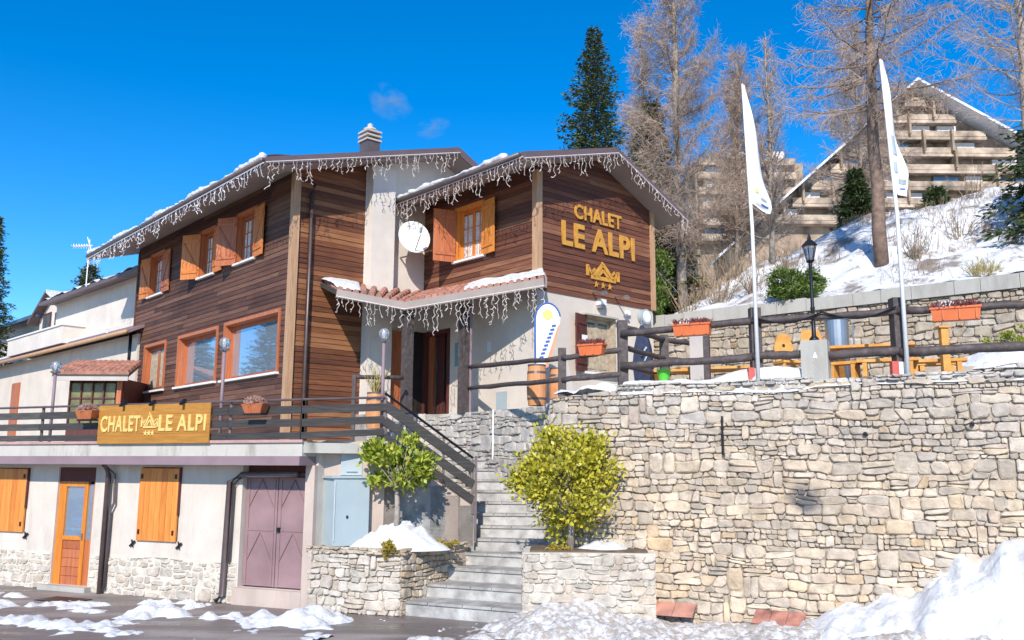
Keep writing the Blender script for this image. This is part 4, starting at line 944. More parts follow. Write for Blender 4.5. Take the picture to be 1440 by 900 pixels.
w = MB(); w.tube([(0, 0, -.05), (.35, -.02, -.08), (.45, -.02, .1), cc - ax * .05], .024, 8); w.build('wall_bracket', 'steel', sdh)

# ------------------------------------------------------------------ icicle light strings
def icicles(pts, label, mat='wire', dens=10.0, lmin=.12, lmax=.75, seed=1, rad=.0068, group='icicle light strings along the eaves'):
    r = random.Random(seed); mb = MB()
    pts = [Vector(p) for p in pts]
    mb.tube(pts, .014, 5)
    for a, b in zip(pts[:-1], pts[1:]):
        L = (b - a).length; n_ = int(L * dens * .72)
        for k in range(n_):
            p = a.lerp(b, (k + r.uniform(.1, .9)) / n_)
            q = abs(math.sin(k * .42 + seed)) ** 1.5
            ln = lmin + (lmax - lmin) * (q * .75 + .25 * r.random()) * r.uniform(.45, 1)
            z = 0; off = Vector((0, 0, 0)); prev = p
            steps = max(2, int(ln / .065))
            for s_ in range(steps):
                off = Vector((r.uniform(-.035, .035), r.uniform(-.035, .035), 0)) + Vector((0.0, 0, 0))
                nx_ = p + off + Vector((0, 0, -ln * (s_ + 1) / steps)); mb.tube([prev, nx_], rad, 3, cap=False)
                if r.random() < .75: mb.tube([nx_, nx_ + Vector((r.uniform(-.06, .06), r.uniform(-.06, .06), r.uniform(-.07, .02)))], rad * 1.25, 3, cap=False)
                prev = nx_
    o = mb.build('icicle_light_string', mat, None, recalc=False)
    return tag(o, label, 'light string', group)
zf = 9.18
icicles([CH(-11.9, -1.3, zf), CH(.9, -1.3, zf)], 'icicle light string hanging along the long left eave of the chalet', 'wire_white', 8, .1, .62, 2)
icicles([CH(.92, -1.25, 9.2), CH(.92, 4.25, 10.78)], 'icicle light string hanging from the sloping rake above the downpipe and chimney stack', 'wire', 10, .14, .72, 5)
icicles([CH(.1, 2.72, 9.18), CH(5.1, 2.72, 9.18)], 'icicle light string hanging along the wing eave above the shuttered window', 'wire', 11, .14, .72, 3)
icicles([CH(5.12, 2.75, 9.15), CH(5.12, 5.85, 10.03)], 'icicle light string hanging on the rising rake left of the gable peak', 'wire', 11, .14, .62, 8)
icicles([CH(5.12, 5.85, 10.03), CH(5.12, 8.55, 8.82)], 'icicle light string hanging on the falling rake right of the gable peak', 'wire', 10, .10, .5, 9)
icicles([CH(*(Lf + Vector((.06, -.04, -.14)))), CH(*(K + Vector((.05, -.05, -.14))))], 'icicle light string on the short left edge of the entrance canopy', 'wire', 12, .15, .7, 12)
icicles([CH(*(K + Vector((.05, -.05, -.14)))), CH(*(T + Vector((.03, -.04, -.14))))], 'icicle light string on the long edge of the entrance canopy above the door', 'wire', 12, .15, 1.0, 15)

# ------------------------------------------------------------------ vegetation
class TB:
    """fast batches: thin prisms and leaf blades"""
    def __init__(s): s.V = []; s.F = []; s.n = 0
    def twigs(s, A, B, ra, rb):
        A = np.asarray(A, float); B = np.asarray(B, float); n = len(A)
        if n == 0: return
        d = B - A; L = np.linalg.norm(d, axis=1, keepdims=True); d = d / np.maximum(L, 1e-6)
        ref = np.where(np.abs(d[:, 2:3]) < .9, np.array([[0, 0, 1.]]), np.array([[1., 0, 0]]))
        x = np.cross(d, ref); x /= np.linalg.norm(x, axis=1, keepdims=True); y = np.cross(d, x)
        ra = np.broadcast_to(np.asarray(ra, float), (n,))[:, None]; rb = np.broadcast_to(np.asarray(rb, float), (n,))[:, None]
        vs = []
        for P, r in ((A, ra), (B, rb)):
            for k in range(3):
                a = 2 * math.pi * k / 3; vs.append(P + (x * math.cos(a) + y * math.sin(a)) * r)
        V = np.stack(vs, 1).reshape(-1, 3); base = s.n + np.arange(n)[:, None] * 6
        for k in range(3):
            s.F.append(np.concatenate([base + k, base + (k + 1) % 3, base + 3 + (k + 1) % 3, base + 3 + k], 1))
        s.V.append(V); s.n += len(V)
    def blades(s, P, D, N, L, Wd):
        """leaf quads: base P, direction D, side N, length L, width Wd, pointed diamond"""
        n = len(P); L = np.broadcast_to(L, (n,))[:, None]; Wd = np.broadcast_to(Wd, (n,))[:, None]
        V = np.stack([P, P + D * L * .5 + N * Wd, P + D * L, P + D * L * .5 - N * Wd], 1).reshape(-1, 3)
        base = s.n + np.arange(n)[:, None] * 4; s.F.append(base + np.array([[0, 1, 2, 3]])); s.V.append(V); s.n += len(V)
    def build(s, name, mat, parent=None):
        V = np.concatenate(s.V).astype(np.float32); Fq = np.concatenate(s.F).astype(np.int32)
        me = bpy.data.meshes.new(name); me.vertices.add(len(V)); me.vertices.foreach_set('co', V.ravel())
        me.loops.add(Fq.size); me.loops.foreach_set('vertex_index', Fq.ravel()); me.polygons.add(len(Fq))
        me.polygons.foreach_set('loop_start', np.arange(0, Fq.size, 4, dtype=np.int32)); me.polygons.foreach_set('loop_total', np.full(len(Fq), 4, dtype=np.int32))
        me.update(calc_edges=True); me.validate(); me.materials.append(M[mat])
        o = bpy.data.objects.new(name, me); COL.objects.link(o)
        if parent is not None: o.parent = parent
        return o
def unit(v): return v / np.maximum(np.linalg.norm(v, axis=-1, keepdims=True), 1e-9)

def larch(loc, H, rad, z0, label, seed, rise=.25, dens=1.0, group='bare larch trees on the slope', droop=.35, trunk_r=.16, mat='twig', bark='bark_pale', lean=0):
    r = np.random.RandomState(seed); t = empty('larch_tree', loc, r.uniform(0, 6), label, 'tree', group)
    pts = []; x = y = 0
    for k in range(13):
        f = k / 12; pts.append((x, y, H * f)); x += r.uniform(-.05, .05) + lean * H / 12; y += r.uniform(-.05, .05)
    w = MB(); w.tube(pts, [trunk_r * (1 - .93 * k / 12) + .01 for k in range(13)], 9); w.build('trunk', bark, t, smooth=True)
    def tr(z): f = z / H * 12; i = min(11, int(f)); a = np.array(pts[i]); b = np.array(pts[i + 1]); return a + (b - a) * (f - i)
    tb = TB(); tw = TB(); z = z0
    while z < H * .985:
        f = (z - z0) / (H - z0); Lm = rad * (1 - f) ** .75 * (0.55 + .45 * min(1, f * 5 + .35)) + .18
        for k in range(r.randint(2, 5)):
            az = r.uniform(0, 2 * math.pi); L = Lm * r.uniform(.55, 1.12); p = tr(z); nseg = 7; P = [p]
            el = rise * r.uniform(.4, 1.5) + .35 * f
            for s_ in range(nseg):
                az2 = az + r.uniform(-.18, .18); e2 = el + (s_ / nseg) * .35 - .15 * (1 - s_ / nseg)
                P.append(P[-1] + np.array([math.cos(az2) * math.cos(e2), math.sin(az2) * math.cos(e2), math.sin(e2)]) * L / nseg)
            P = np.array(P); rr = np.linspace(.028 * L / rad + .008, .005, nseg + 1)
            for s_ in range(nseg): tb.twigs([P[s_]], [P[s_ + 1]], rr[s_], rr[s_ + 1])
            m_ = int(L * 16 * dens); u = r.uniform(.12, 1, m_) * nseg; i = np.minimum(u.astype(int), nseg - 1); fr_ = (u - i)[:, None]
            A = P[i] + (P[i + 1] - P[i]) * fr_; dirb = unit(P[i + 1] - P[i])
            D = unit(dirb * r.uniform(.2, .9, (m_, 1)) + unit(r.normal(size=(m_, 3))) * .75 + np.array([0, 0, -droop])); LL = r.uniform(.16, .55, (m_, 1)) * (.6 + .5 * (1 - f))
            B = A + D * LL; tw.twigs(A, B, .0052, .0028)
            for _ in range(int(3 * dens + .5)):
                q = r.uniform(.15, 1, (m_, 1)); A2_ = A + (B - A) * q; D2 = unit(D * .6 + r.normal(size=(m_, 3)) * .6 + np.array([0, 0, .05 - droop * .6])); tw.twigs(A2_, A2_ + D2 * r.uniform(.08, .28, (m_, 1)), .0038, .0022)
        z += r.uniform(.12, .26) * H / 11
    tb.build('branches', bark, t); tw.build('crown', mat, t); return t

def fir(loc, H, rad, label, seed, z0=.5, mat='needle', group='dark fir trees', dens=1.0, cat='tree', name='fir_tree', tip=1.0):
    r = np.random.RandomState(seed); t = empty(name, loc, r.uniform(0, 6), label, cat, group)
    w = MB(); w.tube([(0, 0, H * k / 6) for k in range(7)], [.16 * (1 - k / 6.3) for k in range(7)], 8); w.build('trunk', 'bark', t, smooth=True)
    nd = TB(); br = TB(); z = z0
    while z < H * .99:
        f = z / H; Lm = rad * (1 - f) ** .85 + .10
        nb = max(5, int(9 * (1 - f) + 5))
        a0 = r.uniform(0, 6.28)
        for k in range(nb):
            az = a0 + k * 6.283 / nb + r.uniform(-.25, .25); L = Lm * r.uniform(.5, 1.25); e = .35 * f - .12 + r.uniform(-.1, .12)
            d = np.array([math.cos(az) * math.cos(e), math.sin(az) * math.cos(e), math.sin(e)]); sg = 6; q = np.linspace(0, 1, sg + 1)[:, None]
            P = np.array([0, 0, z]) + d * L * q + np.array([0, 0, 1.]) * (-.22 * L * q ** 1.6 + .12 * L * q ** 3)
            br.twigs(P[:-1], P[1:], np.linspace(.022, .008, sg), np.linspace(.018, .004, sg))
            m_ = int(46 * L * dens) + 8; u = r.uniform(.08, 1, m_) ** .8 * sg; i = np.minimum(u.astype(int), sg - 1)
            A = P[i] + (P[i + 1] - P[i]) * (u - i)[:, None]; side = np.cross(d, [0, 0, 1.]); side /= np.linalg.norm(side)
            sgn = r.choice([-1, 1], m_)[:, None]; wdt = .34 * L * (1 - (u / sg) * .75)[:, None] * r.uniform(.2, 1.0, (m_, 1)) + .04
            A = A + side * sgn * wdt * .75 + r.normal(size=(m_, 3)) * .035 - np.array([0, 0, 1.]) * wdt * .25
            D = unit(d * .8 + side * sgn * .9 + r.normal(size=(m_, 3)) * .38 + np.array([0, 0, -.25])); N = unit(np.cross(D, r.normal(size=(m_, 3)) * .6 + np.array([0, 0, 1.])))
            nd.blades(A, D, N, r.uniform(.10, .24, m_) * tip, r.uniform(.018, .042, m_) * tip)
        z += .30 * (1 - f * .5) * max(.6, H / 12)
    for k in range(40):
        p = np.array([0, 0, H * (1 - .03 * k / 40)])
    (br.build('branches', 'bark', t) if H > 2 else None); nd.build('crown', mat, t); return t

def leafy(loc, centre, radii, label, seed, mat, n_, leaf=(.07, .022), trunk=True, cat='shrub', name='leafy_shrub', group=None, clumps=60, trunk_r=.045, hollow=.45, bark='bark_pale'):
    r = np.random.RandomState(seed); t = empty(name, loc, 0, label, cat, group); c = np.array(centre, float); R3 = np.array(radii, float)
    dirs = unit(r.normal(size=(clumps, 3))); rad = r.uniform(hollow, 1.15, (clumps, 1)) ** .8
    bump_ = 1 + .26 * np.sin(dirs[:, :1] * 4 + seed) + .12 * np.sin(dirs[:, 2:3] * 5 + dirs[:, 1:2] * 3)
    C = c + dirs * rad * R3 * bump_ * .92
    if trunk:
        w = MB(); w.tube([(0, 0, -.1), (.01, 0, c[2] * .4), (-.01, .0, c[2] * .75), (0, 0, c[2])], [trunk_r * 1.15, trunk_r, trunk_r * .8, trunk_r * .5], 9); w.build('trunk', bark, t, smooth=True)
    br = TB(); base = np.array([[0, 0, max(.02, c[2] - R3[2] * .85)]]).repeat(clumps, 0)
    mid_ = base * .45 + C * .55 + r.normal(size=C.shape) * .03; br.twigs(base, mid_, .016, .010); br.twigs(mid_, C, .010, .005); br.build('branches', bark, t)
    k = r.randint(0, clumps, n_); P = C[k] + r.normal(size=(n_, 3)) * R3 * .125
    out = unit(P - c); D = unit(out * .55 + r.normal(size=(n_, 3)) * .55 + np.array([0, 0, .35])); N = unit(np.cross(D, r.normal(size=(n_, 3))))
    tb = TB(); tb.blades(P, D, N, r.uniform(.7, 1.25, n_) * leaf[0], r.uniform(.7, 1.2, n_) * leaf[1]); tb.build('foliage', mat, t); return t

def bare_bush(loc, h, rad, label, seed, mat='twig_brown', n_=70, group='bare brown bushes on the slope', name='bare_bush', spread=.5):
    r = np.random.RandomState(seed); t = empty(name, loc, 0, label, 'bush', group); tb = TB()
    az = r.uniform(0, 6.28, n_); e = r.uniform(0, spread, n_); L = h * r.uniform(.5, 1.05, n_)
    A = np.stack([np.cos(az), np.sin(az), az * 0], 1) * r.uniform(0, rad * .35, (n_, 1)); D = np.stack([np.cos(az) * np.sin(e), np.sin(az) * np.sin(e), np.cos(e)], 1)
    B = A + D * L[:, None] * .5; C_ = B + unit(D + r.normal(size=(n_, 3)) * .22) * L[:, None] * .5
    tb.twigs(A, B, .013, .008); tb.twigs(B, C_, .008, .003); m_ = n_ * 9
    k = r.randint(0, n_, m_); q = r.uniform(.2, 1, (m_, 1)); P = np.where(r.rand(m_, 1) < .4, A[k] + (B[k] - A[k]) * q, B[k] + (C_[k] - B[k]) * q)
    D2 = unit(D[k] + r.normal(size=(m_, 3)) * .5); E_ = P + D2 * r.uniform(.1, .35, (m_, 1)) * h * .4; tb.twigs(P, E_, .005, .0025)
    m2 = m_ * 2; k = r.randint(0, m_, m2); q = r.uniform(.2, 1, (m2, 1)); P2 = P[k] + (E_[k] - P[k]) * q; tb.twigs(P2, P2 + unit(D2[k] + r.normal(size=(m2, 3)) * .6) * r.uniform(.05, .2, (m2, 1)) * h * .3, .0035, .002)
    tb.build('stems', mat, t); return t

def hz(x, y):      # height of the slope at a world point
    c, s = math.cos(BWR), math.sin(BWR); dx, dy = x - BW0.x, y - BW0.y; S, Tt = c * dx + s * dy, -s * dx + c * dy
    return float(hill_z(np.array([S]), np.array([max(Tt, .05)]))[0])
def on_hill(x, y, dz=-.08): return (x, y, hz(x, y) + dz)

# larches
larch(on_hill(4.95, 25.2), 14.6, 2.5, 1.6, 'tall narrow bare larch with a dense pinkish crown, right behind the chalet gable', 3, rise=.45, dens=1.75, droop=.15, trunk_r=.15)
larch(on_hill(8.85, 20.7), 11.8, 2.75, 3.7, 'bare larch with wide level branches standing between the two white flagpoles', 14, rise=.05, dens=1.45, droop=.4, trunk_r=.165, bark='bark')
larch(on_hill(15.6, 25.6), 12.5, 3.0, 2.2, 'bare larch cut by the right edge of the photo, above the right fir', 22, rise=.4, dens=.9, droop=.25)
larch(on_hill(7.1, 27.0), 7.6, 1.6, 1.0, 'shorter bare larch just right of the tall narrow one', 31, rise=.6, dens=1.6, droop=.05, trunk_r=.10)
larch(on_hill(4.1, 27.2), 10.2, 1.4, 1.0, 'slender bare larch left of the tall narrow one, beside the dark fir', 37, rise=.6, dens=1.5, droop=.05, trunk_r=.10)
larch(on_hill(7.6, 25.2), 7.0, 1.3, .6, 'small bare larch behind the left flagpole', 41, rise=.7, dens=.7, droop=.0, trunk_r=.08)
larch(on_hill(12.4, 30.5), 8.5, 2.0, 1.2, 'distant bare larch in front of the triangular roof building', 43, rise=.4, dens=1.4, droop=.1, trunk_r=.10)
# evergreens
fir((3.15, 32.5, 7.0), 12.6, 2.95, 'tall pointed dark fir rising behind the chalet roof against the sky', 51, z0=2.5, dens=1.2)
fir(on_hill(4.3, 26.2), 7.2, 1.5, 'half hidden fir among the larches just right of the chalet gable', 52, mat='needle_warm', dens=1.2)
fir(on_hill(12.75, 19.6), 3.9, 1.7, 'fir with drooping boughs at the right edge above the low wall', 53, z0=.2, dens=1.4)
fir((11.2, 27.8, 9.6), 2.6, .85, 'small dark conical fir on the snow ridge left of the wide larch', 54, z0=.1, dens=1.6)
fir((13.4, 27.0, 10.4), .9, .6, 'tiny round dark evergreen on the ridge below the triangular roof', 55, z0=.05, dens=2.0)
leafy(on_hill(6.75, 20.75), (0, 0, .42), (.55, .45, .48), 'low bushy green juniper behind the low wall left of the black lantern', 61, 'juniper', 5200, (.10, .018), trunk=False, cat='bush', name='juniper_bush', clumps=50)
fir((-24.0, 40, 3), 11.0, 1.7, 'dark fir cut by the left edge of the photo', 56, z0=3, dens=1.0)
fir((-19.5, 40, 5), 6.7, 2.6, 'small fir top behind the neighbour roof beside the television antenna', 57, z0=3, dens=1.2, mat='needle_warm')
fir((-17.3, 40, 5), 6.3, 2.0, 'dark fir top peeping over the neighbour roof beside the chalet', 58, z0=3, dens=1.2)
fir((-25.5, 29.5, 1.0), 9.5, 2.4, 'fir out of view to the left, mirrored in the large windows', 59, z0=1, dens=.9)
fir((-31, 36, 1.0), 11, 2.6, 'farther fir out of view to the left, mirrored in the large windows', 60, z0=1, dens=.9)
# bushes of the slope
for i, (x, y, h, rd, lb_) in enumerate([(4.7, 23.3, 1.9, .7, 'thick bare bush at the foot of the tall larch'), (5.6, 23.6, 2.4, .8, 'tall bare bush between the tall larch and the left flagpole'), (6.3, 22.6, 1.6, .6, 'bare bush behind the low wall just left of the left flagpole'),
        (7.5, 23.5, 1.7, .6, 'bare bush right of the left flagpole on the snow'), (9.6, 20.6, 1.6, .5, 'bare sapling clump right of the wide larch trunk'), (11.0, 21.2, 1.3, .9, 'wide reddish bare bush on the snow near the right fir'), (10.6, 24.4, .9, .6, 'low bare bush in the middle of the snow slope'),
        (5.6, 25.9, 2.4, .7, 'bare thicket behind the tall larch'), (13.2, 24.5, 1.6, .7, 'bare bush on the ridge near the right fir'), (6.6, 26.0, 2.6, .9, 'high bare thicket left of the snowy ridge')]):
    bare_bush(on_hill(x, y), h * .72, rd, lb_, 70 + i, n_=18 if h < 2 else 26, spread=.7)
for i, (x, y, h) in enumerate([(3.75, 23.6, 1.6), (4.05, 24.6, 2.4)]):
    leafy(on_hill(x, y), (0, 0, h * .5), (.5, .5, h * .5), ('low' if i == 0 else 'taller') + ' green bush squeezed between the chalet gable and the low wall', 90 + i, 'juniper', 3500, (.09, .02), trunk=False, cat='bush', name='green_bush', clumps=40)
# scrub: dry grass and twigs poking through the snow
r_ = np.random.RandomState(9); tb = TB(); n_ = 9000
S_ = r_.uniform(-1, 17, n_); T_ = r_.uniform(.2, 8.5, n_); keep = (fbm(S_, T_, .9, 3) > .12); S_, T_ = S_[keep], T_[keep]
c_, s_ = math.cos(BWR), math.sin(BWR); Zs = hill_z(S_, T_); A = np.stack([BW0.x + c_ * S_ - s_ * T_, BW0.y + s_ * S_ + c_ * T_, Zs - .02], 1)
tb.twigs(A, A + np.stack([r_.normal(0, .07, len(A)), r_.normal(0, .07, len(A)), r_.uniform(.05, .35, len(A))], 1), .006, .003)
tag(tb.build('dry_scrub', 'twig_brown'), 'dry brown grass and twigs poking through the slope snow', 'scrub', None, 'stuff')
bare_bush((10.0, 18.3, 6.35), .62, .5, 'straw-coloured tuft of dry stems on top of the low wall at the right', 95, mat='straw', n_=90, group=None, name='dry_tuft', spread=.7)

# shrubs by the stairs
leafy((-2.04, 16.15, 1.25), (0, 0, 1.26), (.70, .58, .50), 'small tree with a bushy round green crown standing in snow left of the stairs', 101, 'leaf_green', 2700, (.11, .032), cat='small tree', name='small_tree', clumps=34, trunk_r=.05)
leafy((.99, 15.1, 1.15), (-.06, 0, 1.17), (1.0, .56, .78), 'large yellow-green bush on a short trunk in the right planter', 102, 'leaf_yellow', 8800, (.09, .028), clumps=70, trunk_r=.055)
for i, (x, y, z, sx, sz, lb_) in enumerate([(-2.08, 15.52, 1.12, .17, .13, 'golden cushion plant spilling over the corner of the left planter'), (-1.25, 16.35, 1.13, .24, .07, 'flat golden ground plant on the planter rim beside the stairs'), (.72, 14.85, 1.16, .22, .1, 'golden cushion plant at the front rim of the right planter')]):
    leafy((x, y, z), (0, 0, 0), (sx, .16, sz), lb_, 110 + i, 'leaf_golden', 1500, (.035, .012), trunk=False, cat='plant', name='cushion_plant', clumps=30, hollow=.2)

# ------------------------------------------------------------------ low wall behind the terrace
bw = empty('back_retaining_wall', BW0, BWR, 'long low stone wall with a grey capping at the foot of the snow slope', 'stone wall')
f = lambda x, o, z: (x, -o, z)
MB().box(-.5, 18, .02, .5, 3.0, 6.1).build('core', 'mortar', bw)
rubble(-.5, 13, 3.7, 6.1, f, 71, row=(.08, .2), wid=(.14, .42), gap=.008, proud=.05, aspect=.6).build('stone_face', 'stone_warm', bw)
w = MB(); x = -.5
while x < 18:
    L = rng.uniform(.5, 1.1); w.box(x + .005, x + L - .005, -.10, .5, 6.102, 6.40 + rng.uniform(-.02, .02)); x += L
w.build('capping', 'concrete', bw)
snow_patch('snow_cover', 'snow_roof', [Vector((6, -.05, 6.40)), Vector((12, -.05, 6.40)), Vector((12, .6, 6.42)), Vector((6, .6, 6.42))], .06, 80, 10, bw, 5, thr=-.3)

# ------------------------------------------------------------------ derelict hotel with a triangular roof
ht = empty('triangular_hotel', (0, 60, 0), 0, 'distant weathered building with a snow-edged triangular roof and stacked balcony bands', 'building')
AX, AZ = 28.7, 29.7
def span(z): t = (AZ - z); return AX - t * 1.12, AX + t * 1.66
w = MB(); l0, r0 = span(14); w.prism([(l0, 0.9, 14), (AX, .9, AZ - .1), (r0, .9, 14)], [(l0, 12, 14), (AX, 12, AZ - .1), (r0, 12, 14)])
M['hotel_dark'] = plain('painted_shade_brown_timber', (0.30, 0.22, 0.155), .9, var=.6, nscale=.9)  # shade of the balcony recesses is put into this brown
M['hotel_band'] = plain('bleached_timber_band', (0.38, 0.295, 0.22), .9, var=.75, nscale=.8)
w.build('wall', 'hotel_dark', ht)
rr_ = random.Random(4); z = 19.4
while z < AZ - 1.2:
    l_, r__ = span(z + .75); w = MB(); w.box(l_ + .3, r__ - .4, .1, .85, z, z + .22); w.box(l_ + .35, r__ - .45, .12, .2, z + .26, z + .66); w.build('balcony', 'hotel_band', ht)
    x = l_ + 1.2
    while x < r__ - 1.2:
        ww = rr_.uniform(.7, 1.8)
        if rr_.random() < .5: MB().box(x, x + ww, .6, .89, z + .4, z + 1.2).build('window', 'glass_dark' if rr_.random() < .25 else 'curtain', ht)
        if rr_.random() < .35: MB().box(x - .25, x - .1, -.2, .89, z + .34, z + 1.9).build('divider', 'hotel_dark', ht)
        x += ww + rr_.uniform(.5, 1.4)
    z += 1.25
for sgn, q in ((-1, 1.12), (1, 1.66)):
    b_ = Vector((AX + sgn * q * 13, 0, AZ - 13)); a_ = Vector((AX, 0, AZ))
    w = MB(); w.prism([a_ + Vector((0, -.9, 0)), b_ + Vector((0, -.9, 0)), b_ + Vector((0, 12, 0)), a_ + Vector((0, 12, 0))], [p + Vector((0, 0, .20)) for p in (a_ + Vector((0, -.9, 0)), b_ + Vector((0, -.9, 0)), b_ + Vector((0, 12, 0)), a_ + Vector((0, 12, 0)))]); w.build('roof', 'snow_roof', ht)
w2 = empty('hotel_wing', (0, 62, 0), 0, 'long low banded wing of pale timber left of the triangular roof', 'building')
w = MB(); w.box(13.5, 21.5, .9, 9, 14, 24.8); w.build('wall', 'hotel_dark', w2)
for k, z in enumerate((18.6, 19.8, 21.0, 22.2, 23.4, 24.5)):
    w = MB(); w.box(13.6, 20.8, -.2 + k * .12, .88, z, z + .5); w.build('balcony', 'hotel_band', w2)
    for q in range(3):
        x = 14 + q * 2.3 + rr_.uniform(-.3, .3); MB().box(x, x + 1.3, .7, .89, z + .5, z + 1.15).build('window', 'curtain' if rr_.random() < .4 else 'glass_dark', w2)

# ------------------------------------------------------------------ neighbour houses on the left
nb = empty('neighbour_house', NB0, NBR, 'pale plastered house with mauve lean-to roof and tiled porch left of the chalet', 'house')
w = MB(); w.box(-22, .15, 0, 7, 0, 6.62); w.build('wall', 'plaster', nb)
w = MB(); w.box(-9.9, 1.2, .75, 7, 6.6, 8.98); w.build('wall', 'plaster_white', nb)
slab([(-22, -.45, 6.66), (.45, -.45, 6.66), (.45, .9, 7.30), (-22, .9, 7.30)], .10, 'lean_to_roof', 'mauve', nb)
w = MB(); w.tube([(-22, -.5, 6.60), (.45, -.5, 6.60)], .07, 8); w.build('gutter', 'trim', nb, smooth=True)
w = MB(); w.tube([(-22, .2, 7.02), (-3, .2, 7.02)], .05, 8); w.build('roof_rail', 'white_paint', nb)
w = MB(); w.box(-13, -6.6, -.05, 1.0, 6.95, 7.62); w.build('balcony', 'plaster_white', nb); w = MB(); w.box(-13.05, -6.55, -.1, 1.0, 7.622, 7.68); w.build('balcony_cap', 'white_paint', nb)
w = MB(); w.box(-6.6, 0.5, .6, 1.0, 6.9, 7.3); w.build('ledge', 'plaster_white', nb)
rf = slab([(-10.2, .15, 8.95), (1.4, .15, 8.95), (1.4, 5, 9.9), (-10.2, 5, 9.9)], .14, 'roof', 'roof_metal', nb)
snow_patch('snow_cover', 'snow_roof', [Vector((-10.2, .13, 8.96)), Vector((1.3, .13, 8.96)), Vector((1.3, 4.9, 9.9)), Vector((-10.2, 4.9, 9.9))], .09, 100, 26, rf, 3, thr=.2)
# porch with its small tiled roof, turned towards the road
P0_ = Vector((-13.0, 25.6, 0)); pr = empty('porch', (0, 0, 0)); pr.parent = nb
inv = lambda p: Vector((math.cos(-NBR) * (p[0] - NB0.x) - math.sin(-NBR) * (p[1] - NB0.y), math.sin(-NBR) * (p[0] - NB0.x) + math.cos(-NBR) * (p[1] - NB0.y), p[2]))
def wb(mb, x0, x1, y0, y1, z0, z1):
    c8 = [inv((x, y, z)) for z in (z0, z1) for x, y in ((x0, y0), (x1, y0), (x1, y1), (x0, y1))]; mb.hexa(c8); return mb
mb = MB(); wb(mb, -12.95, -11.35, 25.9, 28, 2.9, 4.98); mb.build('porch_wall', 'maroon', pr)
for k in range(4):
    x0 = -12.86 + k * .33; mb = MB(); wb(mb, x0, x0 + .29, 25.86, 25.89, 3.6, 4.84); g0 = mb.build('window', 'porch_glass', pr)
    mb = MB(); wb(mb, x0, x0 + .29, 25.825, 25.85, 4.38, 4.42); mb.build('glazing_bar', 'maroon', g0)
    mb = MB(); wb(mb, x0 - .04, x0 - .002, 25.80, 25.9, 3.6, 4.9); mb.build('frame', 'maroon', g0)
mb = MB(); wb(mb, -11.5, -11.37, 25.78, 25.86, 2.9, 4.95); mb.build('post', 'orange_red', pr)
e0, e1, t0, t1_ = [inv(p) for p in ((-13.25, 25.45, 5.06), (-11.05, 25.45, 5.06), (-13.15, 26.6, 5.50), (-11.2, 26.6, 5.50))]
mb = MB(); mb.prism([p - Vector((0, 0, .08)) for p in (e0, e1, t1_, t0)], [e0, e1, t1_, t0]); mb.build('porch_roof', 'rail_wood', pr)
tilefield(e0, e1, t0, t1_, 12, .105, 'terracotta', pr)
mb = MB(); mb.beam(e0 - Vector((0, 0, .12)), e1 - Vector((0, 0, .12)), .05, .12); mb.build('porch_gutter', 'plaster_grey', pr)
for x0, zz in ((-11.9, 4.6), (-15.2, 4.6)):
    MB(lambda x, o, z: (x, -o, z)).box(x0, x0 + .9, .0, .06, 2.9, 5.75).build('door', 'orange_red', nb)
h2 = empty('gabled_house', NB0, NBR, 'pale far-left house with a small gable, red-brown windows and long blue-grey roof', 'house')
w = MB(); w.prism([(-14.6, 1.6, 6.8), (-14.6, 1.6, 8.95), (-12.9, 1.6, 9.95), (-10.2, 1.6, 8.75), (-10.2, 1.6, 6.8)], [(-14.6, 7, 6.8), (-14.6, 7, 8.95), (-12.9, 7, 9.95), (-10.2, 7, 8.75), (-10.2, 7, 6.8)]); w.build('wall', 'plaster_white', h2)
w = MB(); w.box(-28, -14.6, 1.9, 8, 6.8, 9.2); w.build('wall', 'plaster_white', h2)
for x0, x1, z0, z1 in ((-14.1, -13.1, 7.9, 9.1), (-12.6, -11.8, 7.9, 9.0), (-11.5, -10.9, 7.9, 8.7)): 
    q = MB(f); q.box(x0, x1, -1.6, -1.56, z0, z1); q = q.build('window', 'maroon', h2); q2 = MB(f); q2.box(x0 + .1, x1 - .1, -1.559, -1.54, z0 + .1, z1 - .1); q2.build('pane', 'glass_dark', q)
    q3 = MB(f); q3.box((x0 + x1) / 2 - .03, (x0 + x1) / 2 + .03, -1.539, -1.53, z0 + .1, z1 - .1); q3.build('mullion', 'maroon', q)
rf = slab([(-12.9, 1.2, 10.02), (-9.9, 1.2, 8.68), (-9.9, 7, 8.68), (-12.9, 7, 10.02)], .14, 'roof', 'snow_roof', h2)
slab([(-12.9, 1.2, 10.02), (-15.0, 1.2, 8.82), (-15.0, 7, 8.82), (-12.9, 7, 10.02)], .14, 'roof', 'roof_metal', h2)
rf = slab([(-29, 1.3, 9.15), (-14.2, 1.3, 9.15), (-14.2, 6.5, 10.9), (-29, 6.5, 10.9)], .16, 'roof', 'solar', h2)
for k in range(5):
    p = [Vector((-29, 1.3 + k * 1.05 + .75, 9.17 + (k * 1.05 + .75) * .336)), Vector((-14.3, 1.3 + k * 1.05 + .75, 9.17 + (k * 1.05 + .75) * .336)), Vector((-14.3, 1.3 + k * 1.05 + 1.1, 9.17 + (k * 1.05 + 1.1) * .336)), Vector((-29, 1.3 + k * 1.05 + 1.1, 9.17 + (k * 1.05 + 1.1) * .336))]
    snow_patch('snow_cover', 'snow_roof', p, .06, 60, 8, rf, k, thr=-.2)
